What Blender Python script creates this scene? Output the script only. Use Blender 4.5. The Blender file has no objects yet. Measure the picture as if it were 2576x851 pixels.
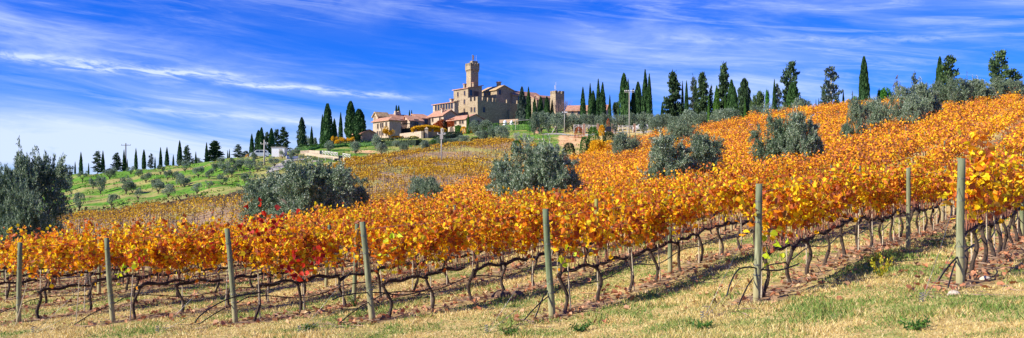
import bpy, math, random
import numpy as np
R = np.random.RandomState(7)
random.seed(7)
PI = math.pi
F = 2231.0; CX = 1288.0; HZ = 480.0          # focal length, centre column and eye level used when surveying the place
sc = bpy.context.scene
C = sc.collection

# ------------------------------------------------------------------ objects
def newobj(name, data, parent=None, loc=None):
    o = bpy.data.objects.new(name, data); C.objects.link(o)
    if parent is not None: o.parent = parent
    if loc is not None: o.location = loc
    return o
def tag(o, label, cat, group=None):
    o['label'] = label; o['category'] = cat
    if group: o['group'] = group
    return o
def thing(name, label, cat, loc=(0, 0, 0), group=None):
    return tag(newobj(name, None, None, loc), label, cat, group)
def kind(o, k):
    o['kind'] = k; return o

class MB:
    """collects vertices and faces of mixed size"""
    def __init__(s): s.v = []; s.f = []; s.n = 0
    def add(s, v, faces):
        v = np.asarray(v, float).reshape(-1, 3)
        for f in faces:
            f = np.asarray(f, int)
            if len(f): s.f.append(f + s.n)
        s.v.append(v); s.n += len(v)
        return s
    def mesh(s, name, mat, smooth=False):
        me = bpy.data.meshes.new(name)
        V = np.concatenate(s.v) if s.v else np.zeros((0, 3))
        me.vertices.add(len(V)); me.vertices.foreach_set('co', V.astype(np.float32).ravel())
        li = np.concatenate([f.ravel() for f in s.f]); tot = np.concatenate([np.full(len(f), f.shape[1]) for f in s.f])
        me.loops.add(len(li)); me.loops.foreach_set('vertex_index', li.astype(np.int32))
        me.polygons.add(len(tot))
        st = np.concatenate([[0], np.cumsum(tot)[:-1]])
        me.polygons.foreach_set('loop_start', st.astype(np.int32))
        me.polygons.foreach_set('loop_total', tot.astype(np.int32))
        me.polygons.foreach_set('use_smooth', np.full(len(tot), bool(smooth)))
        me.update(calc_edges=True)
        if mat: me.materials.append(mat)
        return me
    def obj(s, name, mat, parent=None, loc=None, smooth=False):
        return newobj(name, s.mesh(name, mat, smooth), parent, loc)
    def box(s, a, b):
        x0, y0, z0 = a; x1, y1, z1 = b
        v = [(x0,y0,z0),(x1,y0,z0),(x1,y1,z0),(x0,y1,z0),(x0,y0,z1),(x1,y0,z1),(x1,y1,z1),(x0,y1,z1)]
        return s.add(v, [[(0,3,2,1),(4,5,6,7),(0,1,5,4),(1,2,6,5),(2,3,7,6),(3,0,4,7)]])
    def tube(s, P, r, n=6, cap=True):
        P = np.asarray(P, float); r = np.broadcast_to(np.asarray(r, float), (len(P),))
        T = np.gradient(P, axis=0); T /= np.linalg.norm(T, axis=1)[:, None] + 1e-9
        up = np.array([0, 0, 1.]) if abs(T[0][2]) < .9 else np.array([1., 0, 0])
        A = np.cross(T, up); A /= np.linalg.norm(A, axis=1)[:, None] + 1e-9
        B = np.cross(T, A)
        th = np.arange(n) / n * 2 * PI
        V = P[:, None] + r[:, None, None] * (A[:, None] * np.cos(th)[None, :, None] + B[:, None] * np.sin(th)[None, :, None])
        i = np.arange(len(P) - 1)[:, None] * n; j = np.arange(n)[None]; j2 = (j + 1) % n
        q = np.stack([i + j, i + j2, i + n + j2, i + n + j], -1).reshape(-1, 4)
        fs = [q]
        if cap: fs += [[list(range(n))[::-1]], [list(range((len(P)-1)*n, len(P)*n))]]
        return s.add(V.reshape(-1, 3), fs)

def unit(a): return a / (np.linalg.norm(a, axis=-1, keepdims=True) + 1e-9)
def rdir(n, up=0.0):
    a = R.normal(size=(n, 3)); a[:, 2] += up; return unit(a)
def leafquads(mb, P, A, L, W, flat=None):
    """diamond leaves at P pointing along A"""
    n = len(P); B = unit(np.cross(A, rdir(n) if flat is None else flat))
    L = np.broadcast_to(L, (n,))[:, None]; W = np.broadcast_to(W, (n,))[:, None]
    V = np.stack([P, P + A * L * .45 + B * W * .5, P + A * L, P + A * L * .45 - B * W * .5], 1).reshape(-1, 3)
    mb.add(V, [np.arange(4 * n).reshape(n, 4)])
# lobed vine leaf, folded along its midrib, 12 vertices
VL = np.array([(0,0,0),(-.06,.34,.03),(.30,.55,.06),(.42,.42,.05),(.74,.44,.09),(.78,.24,.04),(1,0,-.05),(.78,-.24,.04),(.74,-.44,.09),(.42,-.42,.05),(.30,-.55,.06),(-.06,-.34,.03)])
def vineleaves(mb, P, A, N, S):
    n = len(P); A = unit(A); B = unit(np.cross(N, A)); N = np.cross(A, B)
    curl = R.uniform(-.35, 1.1, n)
    X = VL[None] * S[:, None, None]; X = X.copy()
    X[:, :, 2] += np.abs(VL[None, :, 1]) * S[:, None] * curl[:, None] - VL[None, :, 0]**2 * S[:, None] * curl[:, None] * .5
    V = P[:, None] + X[:, :, 0:1] * A[:, None] + X[:, :, 1:2] * B[:, None] + X[:, :, 2:3] * N[:, None]
    base = np.arange(n)[:, None] * 12
    f1 = base + np.array([0, 6, 5, 4, 3, 2, 1])[None]; f2 = base + np.array([0, 11, 10, 9, 8, 7, 6])[None]
    mb.add(V.reshape(-1, 3), [f1, f2])

# ------------------------------------------------------------------ materials
def mat_new(name):
    m = bpy.data.materials.new(name); m.use_nodes = True
    nt = m.node_tree; nt.nodes.clear(); return m, nt
def N_(nt, t, **k):
    n = nt.nodes.new(t)
    for a, b in k.items(): setattr(n, a, b)
    return n
def ramp(nt, stops, inp=None, interp='LINEAR'):
    n = N_(nt, 'ShaderNodeValToRGB'); e = n.color_ramp.elements; n.color_ramp.interpolation = interp
    while len(e) < len(stops): e.new(.5)
    for k, (p, c) in enumerate(stops): e[k].position = p; e[k].color = (*c, 1)
    if inp is not None: nt.links.new(inp, n.inputs[0])
    return n.outputs[0]
def noise(nt, scale, detail=4, rough=.55, vec=None, dist=0):
    n = N_(nt, 'ShaderNodeTexNoise'); n.inputs['Scale'].default_value = scale; n.inputs['Detail'].default_value = detail
    n.inputs['Roughness'].default_value = rough; n.inputs['Distortion'].default_value = dist
    if vec is None: vec = N_(nt, 'ShaderNodeNewGeometry').outputs['Position']
    nt.links.new(vec, n.inputs['Vector']); return n.outputs['Fac']
def math_(nt, op, a, b=None, clamp=False):
    n = N_(nt, 'ShaderNodeMath', operation=op); n.use_clamp = clamp
    for i, x in enumerate((a, b)):
        if x is None: continue
        if isinstance(x, (int, float)): n.inputs[i].default_value = x
        else: nt.links.new(x, n.inputs[i])
    return n.outputs[0]
def mixc(nt, fac, a, b, mode='MIX'):
    n = N_(nt, 'ShaderNodeMix', data_type='RGBA', blend_type=mode)
    for i, x in ((0, fac), (6, a), (7, b)):
        if isinstance(x, (int, float)): n.inputs[i].default_value = x
        elif isinstance(x, tuple): n.inputs[i].default_value = (*x, 1)
        else: nt.links.new(x, n.inputs[i])
    return n.outputs[2]
def smooth(nt, x, a, b):
    n = N_(nt, 'ShaderNodeMapRange', interpolation_type='SMOOTHSTEP')
    n.inputs[1].default_value = a; n.inputs[2].default_value = b; nt.links.new(x, n.inputs[0]); return n.outputs[0]
def princ(nt, col, rough=.8, bump=None, bstr=.3, bdist=.05, spec=.3):
    p = N_(nt, 'ShaderNodeBsdfPrincipled'); o = N_(nt, 'ShaderNodeOutputMaterial')
    if isinstance(col, tuple): p.inputs['Base Color'].default_value = (*col, 1)
    else: nt.links.new(col, p.inputs['Base Color'])
    p.inputs['Roughness'].default_value = rough; p.inputs['Specular IOR Level'].default_value = spec
    if bump is not None:
        b = N_(nt, 'ShaderNodeBump'); b.inputs['Strength'].default_value = bstr; b.inputs['Distance'].default_value = bdist
        nt.links.new(bump, b.inputs['Height']); nt.links.new(b.outputs[0], p.inputs['Normal'])
    nt.links.new(p.outputs[0], o.inputs[0]); return p
def foliage_mat(name, stops, trans=.35, big=.0, bigscale=.1, rough=.6, objrand=0.0, bright=1.0, spec=.3, small=0.0):
    """leaf material: each leaf picks its own colour, drifting with the plant's place"""
    m, nt = mat_new(name)
    g = N_(nt, 'ShaderNodeNewGeometry')
    x = g.outputs['Random Per Island']
    if big: x = math_(nt, 'ADD', x, math_(nt, 'MULTIPLY', math_(nt, 'SUBTRACT', noise(nt, bigscale, 3), .5), big))
    if small: x = math_(nt, 'ADD', x, math_(nt, 'MULTIPLY', math_(nt, 'SUBTRACT', noise(nt, 1.1, 4, .7), .5), small))
    if objrand:
        oi = N_(nt, 'ShaderNodeObjectInfo')
        x = math_(nt, 'ADD', x, math_(nt, 'MULTIPLY', math_(nt, 'SUBTRACT', oi.outputs['Random'], .5), objrand))
    c = ramp(nt, stops, x)
    p = N_(nt, 'ShaderNodeBsdfPrincipled'); nt.links.new(c, p.inputs['Base Color']); p.inputs['Roughness'].default_value = rough
    p.inputs['Specular IOR Level'].default_value = spec
    t = N_(nt, 'ShaderNodeBsdfTranslucent'); nt.links.new(c, t.inputs[0])
    mx = N_(nt, 'ShaderNodeMixShader'); mx.inputs[0].default_value = trans
    o = N_(nt, 'ShaderNodeOutputMaterial')
    nt.links.new(p.outputs[0], mx.inputs[1]); nt.links.new(t.outputs[0], mx.inputs[2]); nt.links.new(mx.outputs[0], o.inputs[0])
    return m
def plain(name, col, rough=.8, var=.3, scale=3, bscale=None, metal=0, spec=.3):
    m, nt = mat_new(name)
    n = noise(nt, scale, 5)
    c = ramp(nt, [(.25, tuple(x * (1 - var) for x in col)), (.75, tuple(min(1, x * (1 + var)) for x in col))], n)
    p = princ(nt, c, rough, noise(nt, bscale or scale * 4, 4), .4, .02, spec)
    p.inputs['Metallic'].default_value = metal
    return m

ORANGE = [(0, (.97,.76,.012)), (.27, (.96,.60,.008)), (.45, (.92,.36,.008)), (.56, (.82,.22,.012)), (.72, (.62,.16,.035)), (.88, (.32,.08,.025)), (1, (.66,.56,.02))]
ORANGE_FAR = [(0, (.95,.64,.01)), (.28, (.93,.43,.01)), (.5, (.86,.29,.018)), (.72, (.60,.18,.05)), (.9, (.33,.10,.045)), (1, (.25,.10,.03))]
M = {}
M['leaf'] = foliage_mat('vine_leaf', ORANGE, .42, .8, .8, .55, .25)
M['leaf_far'] = foliage_mat('vine_leaf_far', ORANGE_FAR, .3, 1.2, .12, .6, small=.9)
M['leaf_yellow'] = foliage_mat('vine_leaf_yellow', [(0,(.78,.54,.015)),(.4,(.66,.39,.015)),(.7,(.48,.25,.025)),(1,(.33,.15,.04))], .35, .6, .05, .6)
M['leaf_red'] = foliage_mat('vine_leaf_red', [(0,(.65,.04,.008)),(.6,(.5,.02,.01)),(1,(.25,.01,.01))], .4)
M['leaf_lime'] = foliage_mat('vine_leaf_lime', [(0,(.75,.72,.02)),(1,(.45,.6,.02))], .4)
M['litter'] = foliage_mat('fallen_leaf', [(0,(.50,.20,.09)),(.35,(.34,.13,.06)),(.65,(.55,.30,.15)),(.85,(.22,.11,.06)),(1,(.6,.40,.2))], .1)
M['shoot'] = plain('vine_cane', (.24,.095,.055), .7, .5, 8)
M['bark'] = plain('vine_bark', (.065,.045,.032), .95, .6, 14, 60)
M['cordon'] = plain('vine_cordon', (.045,.028,.022), .95, .5, 14, 60)
M['bamboo'] = plain('bamboo_cane', (.50,.42,.28), .7, .3, 6)
M['hose'] = plain('hose_black', (.012,.012,.013), .45, .2, 3)
M['wire'] = plain('galvanised_wire', (.22,.22,.22), .4, .2, 3, metal=.6)
M['olive'] = foliage_mat('olive_leaf', [(0,(.06,.095,.05)),(.45,(.135,.195,.115)),(.8,(.25,.33,.21)),(1,(.48,.55,.41))], .3, .25, .4, .5, .3)
M['olive_big'] = foliage_mat('olive_leaf_near', [(0,(.045,.08,.035)),(.4,(.115,.185,.09)),(.75,(.26,.35,.20)),(1,(.66,.73,.54))], .35, .2, .4, .45, .2)
M['cypress'] = foliage_mat('cypress_foliage', [(0,(.014,.045,.012)),(.6,(.035,.10,.025)),(1,(.075,.17,.035))], .12, .3, .3, .7, .35)
M['conifer'] = foliage_mat('conifer_foliage', [(0,(.018,.045,.02)),(.6,(.05,.10,.035)),(1,(.11,.18,.05))], .12, .3, .3, .7, .4)
M['pine'] = foliage_mat('pine_foliage', [(0,(.02,.10,.01)),(.6,(.05,.20,.02)),(1,(.10,.30,.03))], .2, .2, .3, .7)
M['bluegreen'] = foliage_mat('bluish_conifer_foliage', [(0,(.03,.055,.045)),(.6,(.065,.10,.075)),(1,(.13,.17,.11))], .15, .3, .3, .7)
M['russet'] = foliage_mat('dry_conifer_foliage', [(0,(.06,.05,.03)),(.6,(.12,.09,.05)),(1,(.2,.14,.07))], .15, .3, .3, .7)
M['bush'] = foliage_mat('green_bush_foliage', [(0,(.02,.07,.012)),(.6,(.05,.15,.02)),(1,(.13,.26,.03))], .2, .4, .3, .6, .3)
M['hedge'] = foliage_mat('dark_hedge_foliage', [(0,(.008,.02,.006)),(.6,(.02,.045,.012)),(1,(.045,.08,.02))], .1, .4, .3, .6)
M['ygold'] = foliage_mat('yellow_autumn_foliage', [(0,(.85,.55,.01)),(.6,(.78,.42,.01)),(1,(.45,.32,.02))], .4, .3, .5, .6, .2)
M['yellowgreen'] = foliage_mat('yellow_green_foliage', [(0,(.65,.52,.02)),(.6,(.35,.36,.02)),(1,(.15,.2,.02))], .3, .5, .4, .6, .2)
M['redivy'] = foliage_mat('red_creeper_foliage', [(0,(.42,.07,.02)),(.5,(.30,.045,.015)),(.85,(.45,.16,.03)),(1,(.12,.05,.02))], .2, .4, .5, .6)
M['shadeivy'] = foliage_mat('shade_toned_creeper_foliage', [(0,(.006,.008,.004)),(.7,(.015,.02,.008)),(1,(.05,.03,.01))], .1, .4, .5, .6)  # ivy in shadow: the shade is put into the near-black leaf colour
M['silver'] = foliage_mat('silver_shrub_foliage', [(0,(.3,.36,.26)),(.6,(.5,.55,.44)),(1,(.15,.22,.1))], .25, .3, .5, .6)
M['barebush'] = plain('bare_twig', (.20,.13,.12), .9, .3, 4)
M['trunk'] = plain('tree_bark', (.11,.085,.065), .95, .4, 4, 20)
M['trunk_pale'] = plain('pale_tree_bark', (.62,.58,.52), .85, .3, 2)
M['white'] = plain('white_paint', (.78,.78,.76), .5, .08, 2)
M['rail'] = plain('weathered_rail', (.6,.56,.5), .85, .2, 2)
M['concrete'] = plain('pole_concrete', (.46,.42,.36), .85, .2, 2)
M['darkpole'] = plain('dark_wood_pole', (.06,.045,.035), .85, .2, 2)
M['dark'] = plain('dark_grey_metal', (.03,.03,.035), .5, .2, 2)
M['brick'] = plain('pillar_brick', (.36,.20,.13), .9, .3, 6)
M['stake'] = plain('stake_wood', (.10,.08,.075), .9, .4, 3)
M['insul'] = plain('insulator_white', (.7,.7,.7), .4, .05, 3)
M['roadstone'] = plain('track_gravel', (.36,.33,.29), .95, .2, 1.5)
M['clod'] = plain('earth_clod', (.16,.10,.06), .95, .4, 8)
M['limestone'] = plain('pale_stone', (.5,.42,.32), .9, .3, 8)

def post_mat(name, ca, cb, cc):
    m, nt = mat_new(name)
    tc = N_(nt, 'ShaderNodeTexCoord'); mp = N_(nt, 'ShaderNodeMapping'); mp.inputs['Scale'].default_value = (30, 30, 2.2)
    nt.links.new(tc.outputs['Object'], mp.inputs[0])
    n = noise(nt, 1.0, 6, .65, mp.outputs[0])
    oi = N_(nt, 'ShaderNodeObjectInfo')
    c = ramp(nt, [(.3, ca), (.55, cb), (.75, cc)], n)
    # treated green tint grows in wavy bands up the post
    sz = N_(nt, 'ShaderNodeSeparateXYZ'); nt.links.new(tc.outputs['Object'], sz.inputs[0])
    hz_ = math_(nt, 'ADD', sz.outputs[2], math_(nt, 'MULTIPLY', noise(nt, 1.3, 3, .6, tc.outputs['Object']), 1.2))
    c = mixc(nt, math_(nt, 'MULTIPLY', smooth(nt, hz_, 1.4, 2.5), .55), c, (.10, .13, .07))
    c = mixc(nt, math_(nt, 'MULTIPLY', math_(nt, 'SUBTRACT', 1.0, smooth(nt, hz_, .7, 1.3)), .5), c, (.50, .42, .20))
    princ(nt, c, .85, n, .6, .01); return m
M['post'] = post_mat('post_wood', (.09,.085,.045), (.24,.25,.13), (.42,.42,.26))
M['post_green'] = post_mat('post_wood_green', (.06,.08,.035), (.16,.20,.10), (.34,.36,.20))
M['post_old'] = post_mat('post_wood_old', (.08,.06,.045), (.22,.18,.13), (.42,.37,.29))
M['post_yellow'] = post_mat('post_wood_new', (.30,.25,.03), (.50,.42,.05), (.6,.52,.12))

def stone_mat(name, ca, cb, cc, scale=1.7):
    m, nt = mat_new(name)
    tc = N_(nt, 'ShaderNodeTexCoord').outputs['Object']
    mp = N_(nt, 'ShaderNodeMapping'); mp.inputs['Scale'].default_value = (1, 1, 1.8); nt.links.new(tc, mp.inputs[0])
    v = N_(nt, 'ShaderNodeTexVoronoi'); v.inputs['Scale'].default_value = scale*2.2; nt.links.new(mp.outputs[0], v.inputs['Vector'])
    sep = N_(nt, 'ShaderNodeSeparateColor'); nt.links.new(v.outputs['Color'], sep.inputs[0])
    c = ramp(nt, [(0, ca), (.5, cb), (1, cc)], sep.outputs[0])
    n = noise(nt, .18, 5, .6, tc)
    c = mixc(nt, math_(nt, 'MULTIPLY', smooth(nt, n, .45, .65), .6), c, tuple(x * .7 for x in cb), 'MIX')
    n2 = noise(nt, 3, 5, .6, tc)
    princ(nt, c, .92, v.outputs['Distance'], .5, .06, .15); return m
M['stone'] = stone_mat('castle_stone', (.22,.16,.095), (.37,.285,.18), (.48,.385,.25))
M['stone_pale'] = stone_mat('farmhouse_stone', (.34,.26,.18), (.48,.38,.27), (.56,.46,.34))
M['stone_brown'] = stone_mat('barn_stone', (.26,.17,.10), (.40,.27,.17), (.50,.36,.24))
M['surround'] = plain('window_surround', (.34,.24,.16), .9, .2, 2)
M['glass'] = plain('dark_window_glass', (.015,.02,.03), .15, .2, 2, spec=.6)
M['shutter'] = plain('window_shutter', (.10,.075,.06), .7, .2, 2)
def roof_mat(name, ca, cb):
    m, nt = mat_new(name)
    tc = N_(nt, 'ShaderNodeTexCoord').outputs['Object']
    v = N_(nt, 'ShaderNodeTexVoronoi'); v.inputs['Scale'].default_value = 1.6; nt.links.new(tc, v.inputs['Vector'])
    sep = N_(nt, 'ShaderNodeSeparateColor'); nt.links.new(v.outputs['Color'], sep.inputs[0])
    c = ramp(nt, [(0, ca), (1, cb)], sep.outputs[0])
    princ(nt, c, .9, v.outputs['Distance'], .6, .08, .15); return m
M['tile'] = roof_mat('terracotta_tile', (.36,.175,.105), (.53,.30,.20))
M['tile_yellow'] = roof_mat('lichen_tile', (.40,.26,.12), (.60,.42,.22))
M['eave'] = plain('eave_timber', (.09,.055,.035), .9, .2, 2)

# ------------------------------------------------------------------ the lie of the land
def pchip(x, y, xq):
    x = np.asarray(x, float); y = np.asarray(y, float); h = np.diff(x); d = np.diff(y) / h
    m = np.zeros_like(y)
    w1 = 2 * h[1:] + h[:-1]; w2 = h[1:] + 2 * h[:-1]
    ok = d[:-1] * d[1:] > 0
    m[1:-1][ok] = ((w1 + w2)[ok]) / (w1[ok] / d[:-1][ok] + w2[ok] / d[1:][ok])
    m[0] = d[0]; m[-1] = d[-1]
    xq = np.clip(xq, x[0], x[-1]); i = np.clip(np.searchsorted(x, xq) - 1, 0, len(x) - 2)
    t = (xq - x[i]) / h[i]
    return (2*t**3-3*t**2+1)*y[i] + (t**3-2*t**2+t)*h[i]*m[i] + (-2*t**3+3*t**2)*y[i+1] + (t**3-t**2)*h[i]*m[i+1]
COL = [-600,0,150,300,450,600,750,900,1100,1300,1450,1600,1800,2000,2300,2576,3200]
TAB = {
30:[750,738,735,728,722,715,703,690,670,650,636,620,602,590,580,572,560],
45:[700,690,688,684,679,672,657,640,620,600,586,570,551,532,504,480,445],
60:[648,640,638,635,631,625,614,600,580,558,541,520,492,467,430,402,362],
80:[606,600,598,594,590,583,573,562,545,522,500,474,444,416,375,347,307],
100:[582,578,576,564,551,538,531,525,514,494,472,446,411,378,340,311,272],
125:[570,568,556,538,518,500,492,484,476,458,440,416,377,342,304,279,243],
150:[555,548,530,510,490,470,452,443,443,430,414,372,334,303,274,257,228],
175:[530,520,500,482,460,440,425,412,411,402,392,356,330,308,290,283,260],
200:[500,487,472,455,433,412,402,397,384,378,372,345,332,318,308,303,290],
235:[470,450,442,433,418,399,386,378,362,352,347,336,330,328,327,322,310],
280:[472,457,450,440,427,408,378,361,350,336,328,325,325,330,335,335,330],
330:[474,463,456,448,436,420,385,350,341,318,312,314,322,330,340,345,345],
380:[476,467,461,454,443,430,395,350,338,308,304,308,320,335,350,358,360],
500:[482,478,476,470,465,455,430,390,370,345,345,345,360,375,390,400,400],
900:[500]*17, 3000:[492]*17, 14000:[488]*17}
TY = sorted(TAB)
TZ = np.array([[(HZ - s) * y / F for s in TAB[y]] for y in TY])
LG = np.linspace(math.log(30), math.log(14000), 700); PXG = np.arange(-600, 3201, 20.)
g1 = np.array([pchip(np.log(TY), TZ[:, k], LG) for k in range(len(COL))])      # col x depth
GRID = np.array([pchip(COL, g1[:, j], PXG) for j in range(len(LG))])          # depth x px
GX = [-60,-30,-12.35,-9.2,-5.87,-2.76,.75,4.16,7.12,14,30]; GZ = [-4.0,-3.4,-2.77,-2.62,-2.46,-2.23,-2.02,-1.57,-1.21,-.8,-.2]
def T(x, Y):
    x = np.asarray(x, float); Y = np.asarray(Y, float); x, Y = np.broadcast_arrays(x, Y)
    Yc = np.clip(Y, 30, 13900)
    px = np.clip(CX + F * x / np.maximum(Y, 18), -599, 3199)
    a = (np.log(Yc) - LG[0]) / (LG[1] - LG[0]); b = (px - PXG[0]) / 20.
    i = np.clip(a.astype(int), 0, len(LG) - 2); j = np.clip(b.astype(int), 0, len(PXG) - 2); u = a - i; v = b - j
    far = (GRID[i, j]*(1-u)*(1-v) + GRID[i+1, j]*u*(1-v) + GRID[i, j+1]*(1-u)*v + GRID[i+1, j+1]*u*v)
    near = pchip(GX, GZ, x) - .02 * Y
    w = np.clip((Y - 18) / 14, 0, 1); w = w*w*(3-2*w)
    z = near * (1 - w) + far * w
    amp = np.clip(Y / 400, .02, .25) * np.clip((2000 - Y) / 1500, 0, 1)
    z = z + amp * (np.sin(x*.31 + 1.3*np.sin(Y*.17)) * np.cos(Y*.27 + x*.11) + .5*np.sin(x*.83 + Y*.41))
    return z
def tz(x, Y): return float(T(x, Y))
def X_(px, Y): return (px - CX) / F * Y
def SY(x, Y, z): return HZ - z / Y * F
def find(px, sy, ya, yb):
    """distance at which the ground under a sight line of column px meets the line of height sy"""
    Ys = np.linspace(ya, yb, 400); s = HZ - T(X_(px, Ys), Ys) / Ys * F
    return float(Ys[np.argmin(np.abs(s - sy))])
ORB = lambda px: np.interp(px, [-200,0,400,600,900,1107,1226,1350,1460,1600,2000,2576,3200], [40,43,46,52,74,98,122,138,148,153,153,151,150])
YLB = lambda px: np.interp(px, [-200,600,738,865,936,1092,1250,1330,1420], [129,131,150,176,190,218,232,222,160])
# vine rows
TH = math.radians(34); D = np.array([math.sin(TH), math.cos(TH)]); NP = np.array([math.cos(TH), -math.sin(TH)])
ENDS = [(47,22.2,2.0),(285,20.5,1.95),(595,18.9,2.02),(940,17.7,1.98),(1390,16.4,2.0),(1903,15.1,2.0),(2415,14.1,2.02)]
EP = [(X_(p, y), y) for p, y, h in ENDS]
ROWS = []     # (s offset, start point, name)
for i, (x, y) in enumerate(EP): ROWS.append((x*NP[0] + y*NP[1], np.array([x, y]), i))
for k in range(1, 60):
    s = ROWS[0][0] - 3.45 * k
    st = np.array(EP[0]) + k * 3.5 * np.array([-.924, .384]); st = st + (s - st @ NP) * NP
    ROWS.append((s, st, -k))
SV = np.array(sorted(r[0] for r in ROWS))

# ------------------------------------------------------------------ ground sheet
def vnoise(x, y, s, seed=0):
    """cheap smooth value noise"""
    rs = np.random.RandomState(seed); G = rs.rand(64, 64)
    a = x / s; b = y / s; i = np.floor(a).astype(int); j = np.floor(b).astype(int); u = a - i; v = b - j
    u = u*u*(3-2*u); v = v*v*(3-2*v)
    g = lambda p, q: G[p % 64, q % 64]
    return g(i,j)*(1-u)*(1-v) + g(i+1,j)*u*(1-v) + g(i,j+1)*(1-u)*v + g(i+1,j+1)*u*v
def sstep(x, a, b):
    t = np.clip((x - a) / (b - a), 0, 1); return t*t*(3-2*t)
pxs = np.concatenate([np.arange(-1800, -120, 60.), np.arange(-120, 2700, 7.), np.arange(2700, 4400, 60.)])
Ysl = [-40., -25., -12., -5., 0., 2., 4.]
y = 5.
while y < 500: Ysl.append(y); y *= 1.011 if y < 60 else 1.0085
while y < 14000: Ysl.append(y); y *= 1.12
Ysl.append(14000.); YS = np.array(Ysl)
PXm, Ym = np.meshgrid(pxs, YS)
Xm = (PXm - CX) / F * np.maximum(Ym, 14)
Zm = T(Xm, Ym)
PXr = CX + F * Xm / np.maximum(Ym, 14); SYr = HZ - Zm / np.maximum(Ym, 5) * F
sm = Xm * NP[0] + Ym * NP[1]
k = np.clip(np.searchsorted(SV, sm), 1, len(SV) - 1); dr = np.minimum(np.abs(sm - SV[k-1]), np.abs(sm - SV[k]))
xe = np.interp(Xm, [-60]+[e[0] for e in EP]+[40], [41]+[e[1] for e in EP]+[1.])
inV = sstep(Ym - xe, -.6, .3) * (Ym < ORB(PXr) + 1.5)
jit = (vnoise(Xm, Ym, .35, 3) - .5) * .55 + (vnoise(Xm, Ym, 1.3, 4) - .5) * .5
litter = inV * (1 - sstep(dr + jit, .12, .5)) * (.45 + .55*sstep(vnoise(Xm, Ym, .8, 14), .3, .6))
litter2 = inV * sstep(vnoise(Xm, Ym, 1.1, 9) , .5, .85) * .35
yel = ((Ym > ORB(PXr) + 1.5) & (Ym < YLB(PXr) + 0.) & (PXr < 1420)).astype(float)
bank = ((PXr < 760) & (Ym > YLB(PXr) - 7) & (Ym < YLB(PXr) + 3)).astype(float)
clay = np.exp(-((PXr - 1443)/38)**4 - ((SYr - 354)/15)**4) * (Ym > 160) * (Ym < 270) * 1.6
clay += np.exp(-((PXr - 1335)/40)**2 - ((SYr - 347)/5)**2) * (Ym > 160) * .0
clay += np.exp(-((PXr - 960)/45)**2 - ((SYr - 392)/8)**2) * (Ym > 160)* .9 + np.exp(-((PXr - 910)/40)**2 - ((SYr - 381)/5)**2) * (Ym > 160)* .8
meadow = ((Ym >= YLB(PXr)) | (PXr > 1420)) & (Ym > ORB(PXr) + 1)
lush = meadow * (PXr < 1420) * 1.0
lush = lush * np.where(PXr > 700, .85, 1)
lush *= np.where((PXr > 640) & (PXr < 790) & (SYr > 395), .45, 1.)
lush *= np.where((PXr > 950) & (PXr < 1300) & (SYr > 345), .45, 1.)
lush *= np.where((PXr < 620) & (Ym > 128) & (Ym < 145), .45, 1.)
gm = MB(); nr, ncl = Xm.shape
ii = (np.arange(nr-1)[:, None] * ncl + np.arange(ncl-1)[None]).ravel()
gm.add(np.stack([Xm, Ym, Zm], -1).reshape(-1, 3), [np.stack([ii, ii+1, ii+ncl+1, ii+ncl], -1)])
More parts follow.
